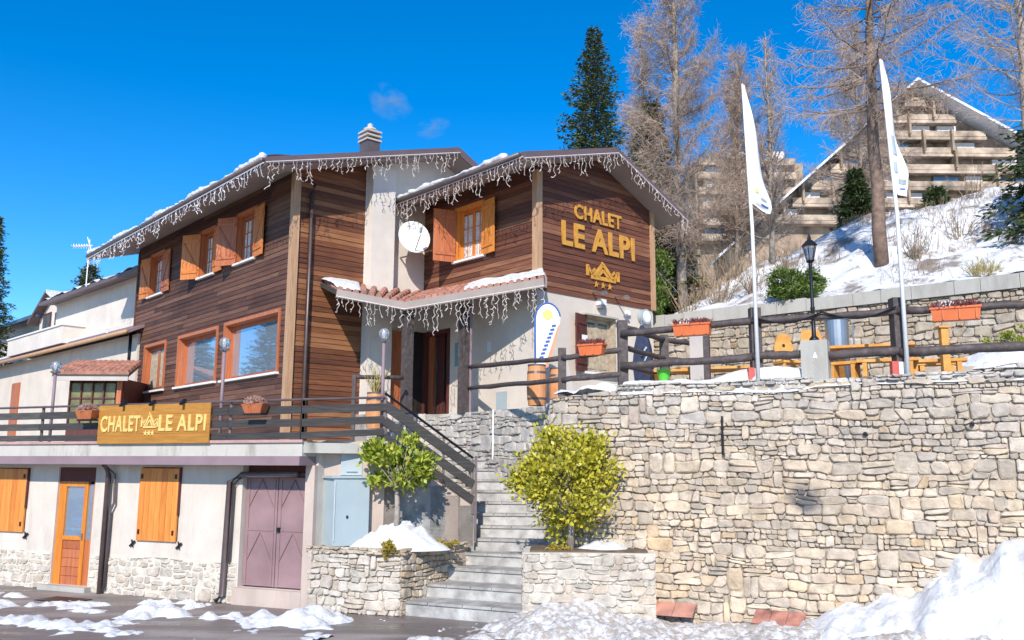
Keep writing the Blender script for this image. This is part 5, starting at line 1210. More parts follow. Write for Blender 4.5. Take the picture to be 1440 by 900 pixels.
# television antenna
an = empty('television_antenna', (-16.1, 32.8, 9.2), 0, 'thin white television antenna on a mast above the neighbour roof', 'antenna')
w = MB(); w.tube([(0, 0, 0), (0, 0, 1.75)], .02, 6); w.build('mast', 'wire_white', an)
w = MB(); w.tube([(-.62, 0, 1.48), (.12, 0, 1.52)], .018, 6)
for k in range(7): w.tube([(-.6 + k * .1, -.18, 1.48 + k * .005), (-.6 + k * .1, .18, 1.48 + k * .005)], .014, 5); w.tube([(-.6 + k * .1, 0, 1.40), (-.6 + k * .1, 0, 1.58)], .014, 5)
w.tube([(.1, 0, 1.3), (-.1, 0, 1.85)], .018, 5); w.build('aerial', 'wire_white', an)

# ------------------------------------------------------------------ snow and slush along the road
def snow_ground(name, mat, fn, x0, x1, y0, y1, step, origin, rz, label, cat='snow'):
    c, s = math.cos(rz), math.sin(rz)
    def f(U, V): return origin.x + c * U - s * V, origin.y + s * U + c * V, fn(U, V)
    return tag(grid_mesh(name, mat, f, np.arange(x0, x1, step), np.arange(y0, y1, step)), label, cat, None, 'stuff')
def bank(U, V):
    top = np.interp(U, [-1, 2.6, 3.0, 3.35, 3.7, 4.1, 4.35, 4.5, 4.75, 5.2, 5.8, 7, 9], [-.1, .10, .26, .5, .5, .78, .78, .96, 1.28, 1.36, 1.55, 1.6, 1.6])
    d = -V; prof = np.interp(d, [-.1, .35, .7, 1.0, 1.35, 1.8, 2.4], [1.0, .90, .66, .36, .14, .0, -.1])
    h = top * prof * .96 + (.30 * fbm(U, V, 1.7, 3) - .22 * np.abs(VN(U + 7, V, 2.6)) + .05 + .10 * fbm(U, V, 5.0, 5) - .10 * np.abs(VN2(U, V, 5.5))) * np.clip(top * 1.6, .2, 1) - .02
    return h
snow_ground('snow_bank', 'snow', bank, 2.6, 9.4, -2.2, .06, .045, RW0, RWR, 'large white ploughed snow bank heaped against the tall stone wall at the right')
def slush(U, V):
    d = -V; base = np.interp(U, [-2.2, -1.4, -.9, -.3, .4, 1.5, 3, 5, 7, 9], [-.05, .12, .32, .30, .16, .10, .20, .28, .32, .32]) * np.interp(d, [.0, .25, .7, 1.2, 1.7, 2.3, 2.9], [.85, 1.0, 1.15, 1.15, .95, .45, -.15])
    return base + .15 * fbm(U + 40, V, 2.2, 6) + .08 * VN2(U, V, 8.0) + .04 * VN(U, V, 17.0) - .015
def slush_off(U, V): return slush(U, V + .0)
snow_ground('slush_bank', 'snow_dirty', slush_off, -2.2, 9.4, -3.2, -.02, .04, RW0, RWR, 'gritty brownish slush and old snow along the foot of the stone walls', 'slush')
def patches(U, V):
    band = np.exp(-((V + 1.55 - .10 * U - .12 * np.sin(U * 1.3)) / .33) ** 2) * np.interp(U, [-9, -6, -4, -1, 1.2, 2.4, 3.2], [.2, .5, .35, .8, .95, 1.1, .2])
    band2 = np.exp(-((V + 3.0 - .06 * U) / .35) ** 2) * np.interp(U, [-8, -6, -3.5, -1, 1, 3], [.4, .9, .55, .55, .2, 0])
    b3 = np.exp(-((U - 2.6) / .55) ** 2 - ((V + .75) / .40) ** 2) * 1.7
    b4 = np.exp(-((V + 1.0) / .25) ** 2) * np.interp(U, [-6, -5, -4, -3, -2], [0, .7, .8, .3, 0])
    b5 = np.exp(-((U + 3.9) / .8) ** 2 - ((V + 2.1) / .3) ** 2) * 1.0
    return (band + band2 + b3 + b4 + b5) * .20 + .22 * fbm(U, V, 1.3, 6) + .09 * VN(U, V, 5) + .06 * VN(U, V, 11) - .10
snow_ground('road_snow', 'snow', patches, -9, 3.7, -4.3, -.25, .045, DK0, DKR, 'melting strips of white snow lying on the road in front of the garage')
# snow heaps: planter, terrace
def heap(name, cx, cy, z0, rx, ry, h, label, seed, mat='snow', parent=None, rz=0.0):
    u = np.linspace(0, 1, 34); v = np.linspace(0, 2 * math.pi, 80)
    def f(U, V):
        x = np.cos(V) * U * rx * (1 + .12 * np.sin(V * 3 + seed)); y = np.sin(V) * U * ry * (1 + .10 * np.sin(V * 2 + seed)); c_, s_ = math.cos(rz), math.sin(rz)
        X, Y = cx + c_ * x - s_ * y, cy + s_ * x + c_ * y
        return X, Y, z0 + h * (1 - U ** 2.2) * (1 + .8 * fbm(X + seed, Y, 2.2, 4)) + .035 * VN(X + 3, Y + 5, 9) * (1 - U ** 4) - .03
    o = grid_mesh(name, mat, f, u, v, parent); return tag(o, label, 'snow', None, 'stuff') if label else o
heap('snow_heap', -1.98, 16.2, 1.08, .88, .55, .36, 'white snow mound around the small tree in the left planter', 3, rz=-.05)
heap('snow_heap', 1.55, 15.1, 1.15, .5, .35, .12, 'small snow remnant beside the trunk in the right planter', 5)
def tsnow(U, V):
    e = np.interp(U, [-1.5, -1.2, 0, .8, 1.4, 2.0, 2.5, 3.0, 3.2, 5, 6, 7.5], [0, .12, .16, .12, .16, .26, .30, .22, .06, .04, .06, .05])
    return 3.78 + (e + .10 * fbm(U + 3, V, 1.7, 4) + .03) * np.interp(V, [-.05, .0, .12, .6, 1.8, 2.6], [-.3, .2, 1, 1, .7, -.2])
snow_ground('terrace_snow', 'snow', tsnow, -.02, 7.4, -.05, 2.4, .05, RW0, RWR, 'uneven white snow lying on the terrace along its edge')

tag(snow_patch('terrace_snow', 'snow', [Vector((.74, 15.86, 3.71)), Vector((1.98, 15.24, 3.79)), Vector((2.5, 16.0, 3.72)), Vector((1.3, 16.8, 3.71))], .10, 40, 30, None, 6, thr=.2), 'thin white snow at the bend of the terrace edge below the orange flower box', 'snow', None, 'stuff')

# ------------------------------------------------------------------ log fence on the terrace
lf = empty('log_fence', (0, 0, 0), 0, 'dark weathered log fence with thick posts along the top of the tall stone wall', 'fence')
def log(mb, a, b, r0, sag=0.0, n=7, seed=0):
    r = random.Random(seed); a, b = Vector(a), Vector(b); p = [a.lerp(b, k / n) + Vector((r.uniform(-.008, .008), 0, r.uniform(-.012, .012))) for k in range(n + 1)]
    mb.tube(p, [r0 * r.uniform(.92, 1.08) for _ in range(n + 1)], 9)
for i, (x, z1_, w_) in enumerate(((-.06, 5.05, .17), (2.24, 5.10, .17), (4.40, 5.09, .19), (6.9, 5.1, .18), (9.2, 5.1, .18))):
    m_ = MB(); p = RW(x, .22, 0); m_.extr([(p.x - w_ / 2, p.y - w_ / 2), (p.x + w_ / 2, p.y - w_ / 2), (p.x + w_ / 2, p.y + w_ / 2), (p.x - w_ / 2, p.y + w_ / 2)], 3.8, z1_); m_.build('post', 'log', lf)
for i, (xa, xb, za, zb, r0) in enumerate(((-.05, 2.2, 4.80, 4.87, .058), (2.2, 4.4, 4.87, 4.87, .055), (4.4, 6.9, 4.87, 4.84, .06), (6.9, 9.3, 4.84, 4.84, .06), (-.05, 2.2, 4.24, 4.27, .065), (2.2, 3.05, 4.28, 4.29, .065), (3.3, 4.4, 4.24, 4.26, .07), (4.4, 6.9, 4.25, 4.24, .07), (6.9, 9.3, 4.24, 4.24, .07))):
    m_ = MB(); log(m_, RW(xa, .12, za), RW(xb, .12, zb), r0, seed=i); m_.build('rail', 'log', lf, smooth=True)
lf2 = empty('log_fence', (0, 0, 0), 0, 'thinner dark log railing passing the oval flag up to the thick corner post', 'fence')
pA, pB, pC = Vector((-.98, 20.4, 0)), Vector((.91, 15.86, 0)), RW(-.06, .15, 0)
for i, (h0, h1, h2_) in enumerate(((4.77, 4.43, 4.52), (4.28, 4.04, 4.10))):
    m_ = MB(); log(m_, pA + Vector((0, 0, h0)), pB + Vector((0, 0, h1)), .05, seed=30 + i); m_.build('rail', 'log', lf2, smooth=True)
    m_ = MB(); log(m_, pB + Vector((0, 0, h1)), pC + Vector((0, 0, h2_)), .052, seed=40 + i); m_.build('rail', 'log', lf2, smooth=True)
m_ = MB(); m_.extr([(pB.x - .07, pB.y - .02), (pB.x + .07, pB.y - .02), (pB.x + .07, pB.y + .12), (pB.x - .07, pB.y + .12)], 3.66, 4.62); m_.build('post', 'log', lf2)
lf3 = empty('log_fence', (0, 0, 0), 0, 'short return of log fence running back from the corner post towards the low wall', 'fence')
p0, p1 = RW(-.06, .3, 0), Vector((3.05, 17.6, 0)); p2 = Vector((4.1, 18.6, 0))
for i, h in enumerate((4.96, 4.58, 4.26)):
    m_ = MB(); log(m_, p0 + Vector((0, 0, h)), p1 + Vector((0, 0, h + .06)), .05, seed=50 + i); m_.build('rail', 'log', lf3, smooth=True)
    if i < 2: m_ = MB(); log(m_, p1 + Vector((0, 0, h + .06)), p2 + Vector((0, 0, h + .1)), .055, seed=60 + i); m_.build('rail', 'log', lf3, smooth=True)
for p in (p1, p2): m_ = MB(); m_.box(p.x - .08, p.x + .08, p.y - .08, p.y + .08, 3.7, 5.12); m_.build('post', 'log', lf3)
lf4 = empty('log_fence', (0, 0, 0), 0, 'single rail fence beside the stack at the left of the entrance', 'fence')
m_ = MB(); log(m_, (-3.42, 19.1, 4.40), (-2.45, 19.9, 4.46), .045); m_.build('rail', 'log', lf4, smooth=True)
for p in ((-3.4, 19.1), (-2.9, 19.5)): m_ = MB(); m_.box(p[0] - .04, p[0] + .04, p[1] - .04, p[1] + .04, 2.9, 4.44); m_.build('post', 'log', lf4)

# ------------------------------------------------------------------ feather flags
def feather(base, lean, H, prof, label, marks, seed):
    t = empty('flag_pole', base, 0, label, 'flag', 'feather flags on white poles')
    w = MB(); w.tube([(0, 0, 0), (0, 0, H * .5), (lean, 0, H)], [.035, .03, .018], 10); w.build('pole', 'white_paint', t, smooth=True)
    # cloth: rows (height, width) with folds, real thickness
    rows = prof; nc = 9
    def f(U, V):
        zz = np.interp(U, np.linspace(0, 1, len(rows)), [r[0] for r in rows]); ww = np.interp(U, np.linspace(0, 1, len(rows)), [r[1] for r in rows]); st = np.interp(U, np.linspace(0, 1, len(rows)), [r[2] for r in rows])
        lx = np.interp(zz, [H * .5, H], [0, lean]); X = lx + .02 + ww * V
        return X, .07 * np.sin(V * 4 + U * 5 + seed) * V + .05 * V * np.sin(U * 14 + seed), zz + st * V + .02 * np.sin(U * 9) * V
    c = grid_mesh('flag_cloth', 'canvas_white', f, np.linspace(0, 1, 50), np.linspace(0, 1, nc), t); md = c.modifiers.new('s', 'SOLIDIFY'); md.thickness = .006
    for (mat, u0, u1, v0, v1) in marks:
        def g(U, V): 
            x, y, z = f(U, V); return x, y - .012, z
        mm = grid_mesh('printed_mark', mat, g, np.linspace(u0, u1, 8), np.linspace(v0, v1, 6), c)
    return t
feather(RW(2.30, .02, 3.86), -.07, 5.07, [(5.05, .01, 0), (4.6, .09, -.02), (4.1, .17, -.08), (3.6, .25, -.12), (3.25, .31, -.16), (3.05, .34, -.20), (2.98, .30, -.20)], 'white feather flag with blue marks near its lower end, left of the lantern',
        [('yellow_print', .66, .71, .2, .4), ('cabinet_light', .74, .77, .5, .8), ('blue_print', .82, .86, .5, .85), ('cabinet_light', .90, .92, .2, .9)], 1)
feather(RW(4.50, .02, 3.86), -.10, 5.05, [(5.03, .01, 0), (4.5, .08, -.02), (4.0, .13, -.04), (3.6, .16, -.05), (3.2, .20, -.06), (3.0, .19, -.08), (2.85, .12, -.1)], 'narrow furled white and pale blue feather flag before the wide larch',
        [('cabinet_light', .42, .55, .1, .5), ('cabinet_light', .60, .68, .05, .3), ('cabinet_light', .74, .80, .4, .9), ('blue_print', .86, .89, .5, .85)], 2.3)
for x, lb_ in ((2.22, 'red and white striped footing post under the left white flagpole'), (4.36, 'red and white footing post under the right white flagpole')):
    t = empty('striped_bollard', RW(x, .10, 3.84), 0, lb_, 'bollard')
    MB().box(-.10, .0, -.05, .05, 0, .26).build('red_face', 'red_plastic', t); MB().box(.002, .16, -.05, .05, 0, .25).build('white_face', 'white_paint', t)

# ------------------------------------------------------------------ lantern on its block
pb_ = empty('lantern_plinth', RW(3.18, .10, 3.86), RWR, 'square rough concrete plinth under the black lantern', 'plinth')
MB().box(-.20, .20, -.13, .2, -.02, .62).build('block', 'concrete', pb_)
tri = MB(); tri.prism([(-.02, -.135, .34), (.05, -.135, .34), (.015, -.135, .44)], [(-.02, -.131, .34), (.05, -.131, .34), (.015, -.131, .44)]); tri.build('white_mark', 'white_paint', pb_)
ln = empty('lantern', RW(3.17, .14, 4.48), 0, 'black iron lantern on a slim post standing on the concrete plinth', 'street lamp')
w = MB(); w.lathe([(.09, 0), (.07, .05), (.035, .09), (.03, .5), (.04, .53), (.028, .57), (.024, 1.2), (.035, 1.25), (.02, 1.30)], n=12); w.build('post', 'black', ln, smooth=True)
w = MB(); w.lathe([(.05, 1.28), (.07, 1.31), (.02, 1.32)], n=6); 
for k in range(6):
    a = k * math.pi / 3; w.tube([(.055 * math.cos(a), .055 * math.sin(a), 1.31), (.105 * math.cos(a), .105 * math.sin(a), 1.55)], .008, 5)
w.lathe([(.12, 1.55), (.125, 1.57), (.06, 1.64), (.03, 1.66), (.03, 1.69), (.008, 1.76)], n=6); w.build('lantern_cage', 'black', ln)
w = MB(); w.lathe([(.05, 1.32), (.098, 1.545)], n=6); w.build('glass', 'lampglass', ln)

def globe_lamp(loc, h, label):
    t = empty('globe_lamp', loc, 0, label, 'lamp', 'clear globe lamps on the deck railing')
    w = MB(); w.tube([(0, 0, 0), (0, 0, h - .16)], .033, 8); w.build('post', 'mauve', t, smooth=True)
    w = MB(); w.lathe([(.03, h - .17), (.09, h - .14), (.10, h - .11), (.05, h - .1)], n=12); w.build('collar', 'steel', t)
    w = MB(); w.lathe([(.05, h - .1), (.085, h - .06), (.105, h), (.095, h + .055), (.055, h + .095), (.01, h + .105)], n=10); w.build('globe', 'lampglass', t, smooth=True)
    w = MB(); w.lathe([(.02, h - .08), (.035, h), (.02, h + .06), (.005, h + .07)], n=8); w.build('bulb', 'white_paint', t)
globe_lamp(DK(-4.35, -.40, 2.95), 1.55, 'globe lamp on a mauve post at the far left of the deck railing')
globe_lamp(DK(.02, -.40, 2.95), 1.82, 'globe lamp on a mauve post between the two big reflecting windows')
globe_lamp((-2.42, 16.6, 2.95), 2.02, 'globe lamp on the deck corner post at the top of the stair railing')

# ------------------------------------------------------------------ planters on rails, barrels
def flower_box(loc, rz, L, label, plant='dried_plant', seed=0, snow=False, group='orange flower boxes on the log fence'):
    t = empty('flower_box', loc, rz, label, 'flower box', group)
    w = MB(); h = .17; w.prism([(-L / 2 + .02, -.08, 0), (L / 2 - .02, -.08, 0), (L / 2 - .02, .08, 0), (-L / 2 + .02, .08, 0)], [(-L / 2, -.10, h), (L / 2, -.10, h), (L / 2, .10, h), (-L / 2, .10, h)])
    w.box(-L / 2 - .015, L / 2 + .015, -.115, .115, h, h + .03)
    for k in range(3): w.box(-L / 2 + L * (k + .5) / 3 + .04, -L / 2 + L * (k + .5) / 3 + .06, -.107, -.09, .01, h - .01)
    w.build('trough', 'orange_plastic', t)
    r = np.random.RandomState(seed); n_ = 700; tb = TB(); A = np.stack([r.uniform(-L / 2 + .03, L / 2 - .03, n_), r.uniform(-.08, .08, n_), np.full(n_, h)], 1)
    D = np.stack([r.normal(0, .05, n_), r.normal(0, .05, n_), r.uniform(.02, .13, n_)], 1); tb.twigs(A, A + D, .008, .004); tb.build('dried_flowers', plant, t)
    if snow: heap('snow_cap', -L * .18, 0, h + .05, L * .30, .1, .11, None, seed, parent=t)
    return t
flower_box(RW(1.24, .05, 4.68), RWR, .62, 'orange flower box with dark red dried flowers left of the left flagpole', seed=1, snow=True)
flower_box(RW(5.20, .04, 4.66), RWR, .66, 'orange flower box capped with snow right of the right flagpole', seed=2, snow=True)
flower_box(Vector((1.42, 15.52, 4.44)), R(-28), .46, 'orange flower box on the thinner log railing in front of the brown-shuttered window', seed=3, group='orange flower boxes on the log fence')
def hanging_pot(loc, label, seed):
    t = empty('hanging_pot', loc, DKR, label, 'flower pot', 'flower pots hung on the deck railing')
    w = MB(); w.prism([(-.17, -.09, 0), (.17, -.09, 0), (.17, .07, 0), (-.17, .07, 0)], [(-.24, -.13, .17), (.24, -.13, .17), (.24, .1, .17), (-.24, .1, .17)]); w.build('pot', 'orange_red', t)
    w = MB(); w.box(-.2, .2, -.1, .08, -.03, -.002); w.build('saucer', 'black', t)
    r = np.random.RandomState(seed); n_ = 900; tb = TB(); a = unit(r.normal(size=(n_, 3))); a[:, 2] = np.abs(a[:, 2]); A = a * np.array([.2, .11, .1]) * r.uniform(.3, 1, (n_, 1)) + np.array([-.03, 0, .17]); tb.twigs(A, A + unit(a + r.normal(size=(n_, 3)) * .5) * .07, .010, .005); tb.build('dry_flowers', 'pink_plant', t)
hanging_pot(DK(-3.15, -.56, 3.38), 'terracotta pot with dry pinkish flowers left of the golden sign board', 5)
hanging_pot(DK(.95, -.56, 3.42), 'terracotta pot with dry pinkish flowers on the railing under the large picture window', 6)
def barrel(loc, r0, h, label, mat='orange_plastic'):
    t = empty('barrel_planter', loc, 0, label, 'barrel')
    pf = [(r0 * .84, 0), (r0 * .95, h * .2), (r0, h * .5), (r0 * .95, h * .8), (r0 * .86, h)]
    w = MB(); n = 20; w.lathe(pf, n=n); w.build('staves', mat, t, smooth=False)
    w = MB(); w.lathe([(r0 * .93, h * .14), (r0 * .965, h * .2)], n=n); w.build('hoop', 'copper', t); w = MB(); w.lathe([(r0 * .965, h * .80), (r0 * .93, h * .86)], n=n); w.build('hoop', 'copper', t)
    w = MB(); w.lathe([(r0 * .9, h), (r0 * .9, h + .03), (r0 * .7, h + .035)], n=n); w.build('lid', 'copper', t)
    return t
M['barrel_wood'] = wood('amber_barrel_wood', [(0.2, (0.42, 0.16, 0.06)), (0.5, (0.60, 0.27, 0.11)), (0.85, (0.70, 0.36, 0.18))], sc=(5, 5, 1), islandmix=.1, bstr=.1)
barrel((.52, 18.3, 3.74), .21, .82, 'amber wooden barrel under the oval advertising flag', 'barrel_wood')
barrel((.98, 18.75, 3.74), .19, .80, 'second wooden barrel half hidden behind the railing, right of the one under the oval flag', 'barrel_wood')
t = barrel((-2.98, 19.35, 3.30), .2, .75, 'wooden barrel planter with yellow twigs left of the entrance canopy post', 'barrel_wood')
bare_bush((-2.98, 19.35, 4.08), .62, .2, 'spray of yellow twigs in the barrel left of the entrance', 96, mat='straw', n_=26, group=None, name='yellow_twigs', spread=.6)

# oval advertising flag
af = empty('oval_flag', (.76, 18.45, 4.55), R(14), 'white oval advertising flag with a blue rim, yellow spot and orange side above the barrels', 'banner')
cx_, H_ = 0.0, 1.38
outl = []
for k in range(25):
    a = math.pi * (k / 24); outl.append((.27 * math.cos(a), 1.0 + .36 * math.sin(a)))
outl += [(-.27, .6), (-.26, 0.0), (.0, .0), (.14, .45)]
w = MB(); w.prism([(x, 0, z) for x, z in outl], [(x, .02, z) for x, z in outl]); w.build('cloth', 'canvas_white', af)
rim = [(-.27, 0), (-.28, .6)] + [(.28 * math.cos(math.pi - math.pi * k / 24), 1.0 + .37 * math.sin(math.pi - math.pi * k / 24)) for k in range(23)]
w = MB(); w.tube([(x, .01, z) for x, z in rim], .022, 6); w.build('rim', 'blue_print', af)
w = MB(); w.lathe([(.001, 0), (.11, .002), (.11, .004), (.001, .005)], n=18); o = w.build('yellow_spot', 'yellow_print', af); o.rotation_euler = (R(90), 0, 0); o.location = (-.01, -.004, 1.12); 
for k in range(9):
    w = MB(); w.beam((-.16 + k * .034 - .03, -.006, .20 + k * .085), (-.16 + k * .034 + .06, -.006, .22 + k * .085), .008, .045); w.build('blue_lettering', 'blue_print', af)
w = MB(); w.prism([(.0, -.006, .0), (.14, -.006, .45), (.262, -.006, .95), (.20, -.006, .85), (-.07, -.006, .02)], [(.0, -.003, .0), (.14, -.003, .45), (.262, -.003, .95), (.20, -.003, .85), (-.07, -.003, .02)]); w.build('orange_side', 'orange_print', af)
w = MB(); w.tube([(-.27, .02, -.8), (-.27, .02, 0)], .02, 6); w.build('pole', 'copper', af)
# menu board standing behind the rail
mbd = empty('a_board', (1.12, 18.3, 3.74), R(20), 'grey triangular folding board leaning behind the log railing next to the barrels', 'board')
w = MB(); w.prism([(-.22, 0, 0), (.26, 0, 0), (.04, .1, 1.15)], [(-.22, .03, 0), (.26, .03, 0), (.04, .13, 1.15)]); w.build('front_panel', 'plaster_grey', mbd); w = MB(); w.beam((.2, .5, 0), (.05, .12, 1.1), .03, .03); w.build('leg', 'rail_wood', mbd)
# closed navy parasol
cp_ = empty('closed_parasol', (2.82, 19.0, 3.76), 0, 'closed navy parasol with a light print standing by the right end of the gable wall', 'parasol')
w = MB(); nn_ = 14; rings = []
for zz, r0 in ((.45, .05), (.55, .17), (.9, .21), (1.3, .17), (1.62, .10), (1.78, .03)):
    rings.append([w.pt((r0 * (1 + .22 * math.cos(k * 2 * math.pi * 3.5 / nn_)) * math.cos(2 * math.pi * k / nn_), r0 * (1 + .22 * math.cos(k * 2 * math.pi * 3.5 / nn_)) * math.sin(2 * math.pi * k / nn_), zz)) for k in range(nn_)])
for a, b in zip(rings[:-1], rings[1:]):
    for k in range(nn_): w.f.append([a[k], a[(k + 1) % nn_], b[(k + 1) % nn_], b[k]])
w.f.append(rings[0][::-1]); w.f.append(rings[-1]); w.build('canopy', 'navy', cp_)
w = MB(); w.tube([(0, 0, 0), (0, 0, 1.86)], .025, 8); w.build('pole', 'steel', cp_); w = MB(); w.lathe([(.26, 0), (.26, .06), (.04, .09)], n=14); w.build('base', 'black', cp_)
w = MB(); w.beam((-.05, -.225, 1.1), (.06, -.225, 1.28), .01, .035); w.beam((.0, -.225, .95), (.07, -.225, 1.1), .01, .03); w.build('print', 'cabinet_light', cp_)

# ------------------------------------------------------------------ terrace furniture
def table(loc, rz, L, Wd, h, label):
    t = empty('picnic_table', loc, rz, label, 'table', 'honey pine tables on the terrace')
    w = MB()
    for k in range(5): w.box(-L / 2, L / 2, -Wd / 2 + k * Wd / 5 + .006, -Wd / 2 + (k + 1) * Wd / 5 - .006, h - .045, h)
    w.build('tabletop', 'furniture', t)
    for sx_ in (-1, 1):
        w = MB(); x = sx_ * (L / 2 - .2); w.beam((x, -.36, 0), (x, .16, h - .05), .07, .09, (1, 0, 0)); w.beam((x + .072, .36, 0), (x + .072, -.16, h - .05), .07, .09, (1, 0, 0)); w.build('leg', 'furniture', t)
    return t
def chair(loc, rz, label, hb=.95, shape=0):
    t = empty('wooden_chair', loc, rz, label, 'chair', 'honey wooden chairs on the terrace')
    MB().box(-.22, .22, -.2, .22, .42, .46).build('seat', 'furniture', t)
    pts = [(-.15, .46), (-.19, .75), (-.12, .95), (-.05, 1.0), (.05, 1.0), (.12, .95), (.19, .75), (.15, .46)] if shape == 0 else [(-.24, .46), (-.2, 1.02), (.12, 1.02), (.27, .5)]
    w = MB(); w.prism([(x, .20, z) for x, z in pts], [(x, .24, z) for x, z in pts]); bk = w.build('backrest', 'furniture', t)
    if shape == 0: w = MB(); w.lathe([(.03, 0), (.03, .004), (.001, .005)], n=12); hh = w.build('painted_dark_disc', 'dark', bk); hh.rotation_euler = (R(90), 0, 0); hh.location = (0, .199, .78)  # dark disc painted as the shade inside a cut-out
    for x in (-.18, .18):
        for y in (-.16, .18): w = MB(); w.beam((x * 1.1, y * 1.1, 0), (x, y, .42), .045, .045); w.build('leg', 'furniture', t)
chair((5.05, 16.0, 3.95), R(10), 'rounded wooden chair back left of the lantern plinth', shape=0)
chair((5.62, 16.3, 4.05), R(-12), 'wide wooden chair back directly behind the lantern post', shape=1)
table((6.35, 15.6, 3.92), R(-25), 1.5, .7, .72, 'pine table right of the lantern plinth')
table((4.0, 16.9, 3.72), R(-20), 1.4, .7, .66, 'low pine table seen under the lower rail left of the first flagpole')
table((3.1, 17.0, 3.72), R(-20), 1.1, .6, .62, 'pine table behind the snow near the green bucket')
def bench(loc, rz, L, label):
    t = empty('wooden_bench', loc, rz, label, 'bench', 'honey pine benches on the terrace')
    MB().box(-L / 2, L / 2, -.14, .14, .38, .43).build('seat', 'furniture', t)
    for x in (-L / 2 + .12, L / 2 - .12): MB().box(x - .035, x + .035, -.13, .13, 0, .379).build('leg', 'furniture', t)
bench((6.3, 14.75, 3.88), R(-25), .95, 'pine bench in front of the table right of the lantern'); bench((5.75, 15.2, 3.88), R(-40), .6, 'short pine stool bench right beside the lantern plinth')
bench((7.05, 14.6, 3.86), R(-22), .9, 'pine bench right of the second flagpole')
bench((7.25, 15.05, 3.86), R(-18), .7, 'pine bench half hidden behind the one right of the second flagpole')
t = empty('wooden_post', (7.05, 14.3, 3.85), 0, 'upright honey pine post under the snow-capped flower box', 'post'); MB().box(-.06, .06, -.05, .05, 0, .92).build('shaft', 'furniture', t); MB().box(-.1, .1, -.08, .08, .92, .95).build('cap', 'furniture', t)
bn = empty('steel_heater', (6.05, 16.3, 3.8), 0, 'grey steel drum with a flat cover behind the lantern', 'drum')
w = MB(); w.lathe([(.21, 0), (.21, 1.42)], n=22); w.build('body', 'steel', bn, smooth=False); w = MB(); w.lathe([(.23, 1.42), (.24, 1.47), (.12, 1.54), (.02, 1.56)], n=22); w.build('cover', 'cabinet_light', bn); w = MB(); w.tube([(.3, -.1, 0), (.26, -.1, 1.35)], .015, 6); w.build('rod', 'white_paint', bn)
pd = empty('white_pedestal', (3.4, 16.1, 3.75), R(-20), 'white square pedestal under the left flower box', 'pedestal'); MB().box(-.12, .12, -.12, .12, 0, 1.12).build('shaft', 'plaster_grey', pd); MB().box(-.16, .16, -.16, .16, 0, .08).build('base', 'concrete', pd); MB().box(.125, .22, -.08, .1, 0, 1.12).build('back_board', 'log', pd)
bk = empty('green_bucket', (2.62, 15.2, 3.96), 0, 'bright green plastic bucket in the terrace snow', 'bucket'); w = MB(); w.lathe([(.08, 0), (.12, .19), (.13, .2), (.11, .2), (.07, .02)], n=14); w.build('tub', 'green_plastic', bk); w = MB(); w.tube([(-.12, 0, .19), (-.08, 0, .28), (.08, 0, .28), (.12, 0, .19)], .008, 5); w.build('handle', 'black', bk)
cb = empty('cable', (0, 0, 0), 0, 'thin dark cable sagging between the fence posts and the lantern', 'cable'); w = MB(); pp = []
for k in range(31):
    t_ = k / 30; x = 2.24 + (4.4 - 2.24) * t_; q = (t_ * 2) % 1; pp.append(RW(x, .04, 4.90 - .14 * math.sin(math.pi * q) + .03))
w.tube(pp, .014, 5); w.build('strand', 'black', cb)
# low rockery with snow at the right of the terrace
rk = empty('rockery', (8.4, 15.3, 3.8), R(-22), 'low stone rockery bed under snow at the right of the terrace', 'rockery')
rubble(-1.2, 2.0, 0, .55, lambda x, o, z: (x, -o, z), 81, row=(.12, .22), wid=(.2, .5), proud=.08, top=lambda x: .45 + .1 * math.sin(x * 2)).build('stones', 'stone_grey', rk)
MB().box(-1.2, 2.0, .02, 1.4, -.1, .48).build('bed', 'mortar', rk)
heap('snow_cover', .4, .55, .46, 1.4, .6, .38, None, 6, parent=rk)
leafy((8.95, 15.6, 4.62), (0, 0, .16), (.42, .3, .2), 'low green plant poking out of the snowy rockery', 120, 'leaf_green', 1500, (.06, .016), trunk=False, cat='plant', name='green_plant', clumps=24)
# terracotta ridge slabs at the foot of the wall, drain spout, dark niche
for x, L, rz_, lb_, mt in ((.25, .98, 2, 'reddish terracotta slab lying against the foot of the tall wall beside the planter', 'terracotta'), (2.15, .75, -3, 'brown rusty board lying in the slush at the foot of the tall wall', 'tile_old')):
    t = empty('roof_slab', RW(x, -.30, .20), RWR + R(rz_), lb_, 'slab'); w = MB()
    for k in range(3): w.prism([(k * L / 3 + .004, -.13, .0), ((k + 1) * L / 3 - .004, -.13, .0), ((k + 1) * L / 3 - .004, .16, .14), (k * L / 3 + .004, .16, .14)], [(k * L / 3 + .004, -.13, .03), ((k + 1) * L / 3 - .004, -.13, .03), ((k + 1) * L / 3 - .004, .16, .17), (k * L / 3 + .004, .16, .17)])
    w.build('tile', mt, t)
for x, z_, lb_ in ((3.86, 3.02, 'left black weep-hole pipe end in the tall stone wall'), (5.3, 3.14, 'right black weep-hole pipe end in the tall stone wall')):
    t = empty('drain_pipe', RW(x, 0, z_), RWR, lb_, 'pipe'); w = MB(); w.tube([(0, .1, 0), (0, -.09, -.01)], .032, 10); w.build('pipe', 'black', t)
t = empty('wall_cable', RW(1.72, -.09, 2.7), RWR, 'short dark vertical iron strip fixed on the upper part of the tall stone wall', 'iron strip'); MB().box(-.012, .012, -.02, .05, 0, .62).build('strip', 'black', t)
t = empty('standpipe', (-.40, 19.42, 2.75), 0, 'thin white vertical pipe on the stairwell wall at the top of the stairs', 'pipe'); w = MB(); w.tube([(0, 0, -.1), (0, 0, .98)], .02, 8); w.build('pipe', 'white_paint', t)

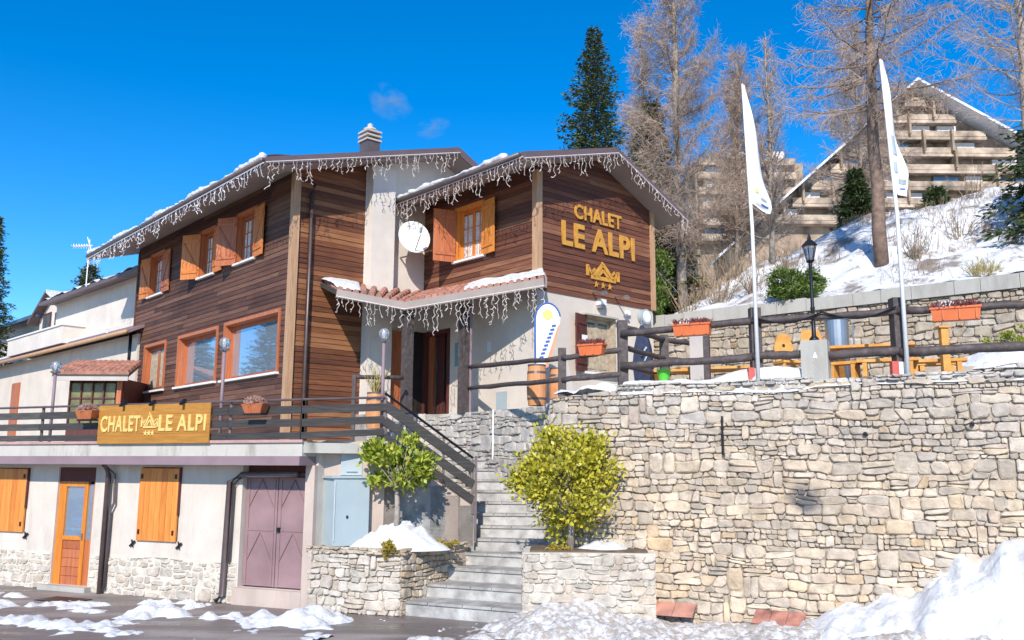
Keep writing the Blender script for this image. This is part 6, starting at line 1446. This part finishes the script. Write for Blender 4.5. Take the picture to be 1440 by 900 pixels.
# ------------------------------------------------------------------ a wisp of chimney smoke
mt = bpy.data.materials.new('thin_smoke'); mt.use_nodes = True; n = mt.node_tree.nodes; l = mt.node_tree.links; n.clear()
out = n.new('ShaderNodeOutputMaterial'); pv = n.new('ShaderNodeVolumePrincipled'); pv.inputs['Color'].default_value = (.95, .95, .97, 1); pv.inputs['Anisotropy'].default_value = .3
tc = n.new('ShaderNodeTexCoord'); gr_ = n.new('ShaderNodeVectorMath'); gr_.operation = 'LENGTH'; l.new(tc.outputs['Object'], gr_.inputs[0])
mr = n.new('ShaderNodeMapRange'); mr.inputs['From Min'].default_value = 1.0; mr.inputs['From Max'].default_value = .2; l.new(gr_.outputs['Value'], mr.inputs['Value'])
ns = n.new('ShaderNodeTexNoise'); ns.inputs['Scale'].default_value = 1.8; ns.inputs['Detail'].default_value = 4; l.new(tc.outputs['Object'], ns.inputs['Vector'])
rp = ramp(n, [(.48, (0, 0, 0)), (.72, (1, 1, 1))]); l.new(ns.outputs['Fac'], rp.inputs[0])
mu = n.new('ShaderNodeMath'); mu.operation = 'MULTIPLY'; l.new(mr.outputs[0], mu.inputs[0]); l.new(rp.outputs[0], mu.inputs[1])
m2 = n.new('ShaderNodeMath'); m2.operation = 'MULTIPLY'; l.new(mu.outputs[0], m2.inputs[0]); m2.inputs[1].default_value = 3.0; l.new(m2.outputs[0], pv.inputs['Density']); l.new(pv.outputs[0], out.inputs['Volume'])
M['smoke'] = mt
for i, (c, rds, rz, lb_) in enumerate([((-3.55, 24, 12.8), (.75, .5, .55), .5, 'faint white smoke wisp rising just above the chimney'), ((-2.35, 24.5, 12.2), (.6, .4, .32), -.3, 'fainter smoke wisp drifting right of the chimney')]):
    bm = bmesh.new(); bmesh.ops.create_icosphere(bm, subdivisions=3, radius=1.0); me = bpy.data.meshes.new('smoke'); bm.to_mesh(me); bm.free(); me.materials.append(mt)
    o = bpy.data.objects.new('smoke', me); COL.objects.link(o); o.location = c; o.scale = rds; o.rotation_euler = (0, rz, 0); tag(o, lb_, 'smoke', None, 'stuff')
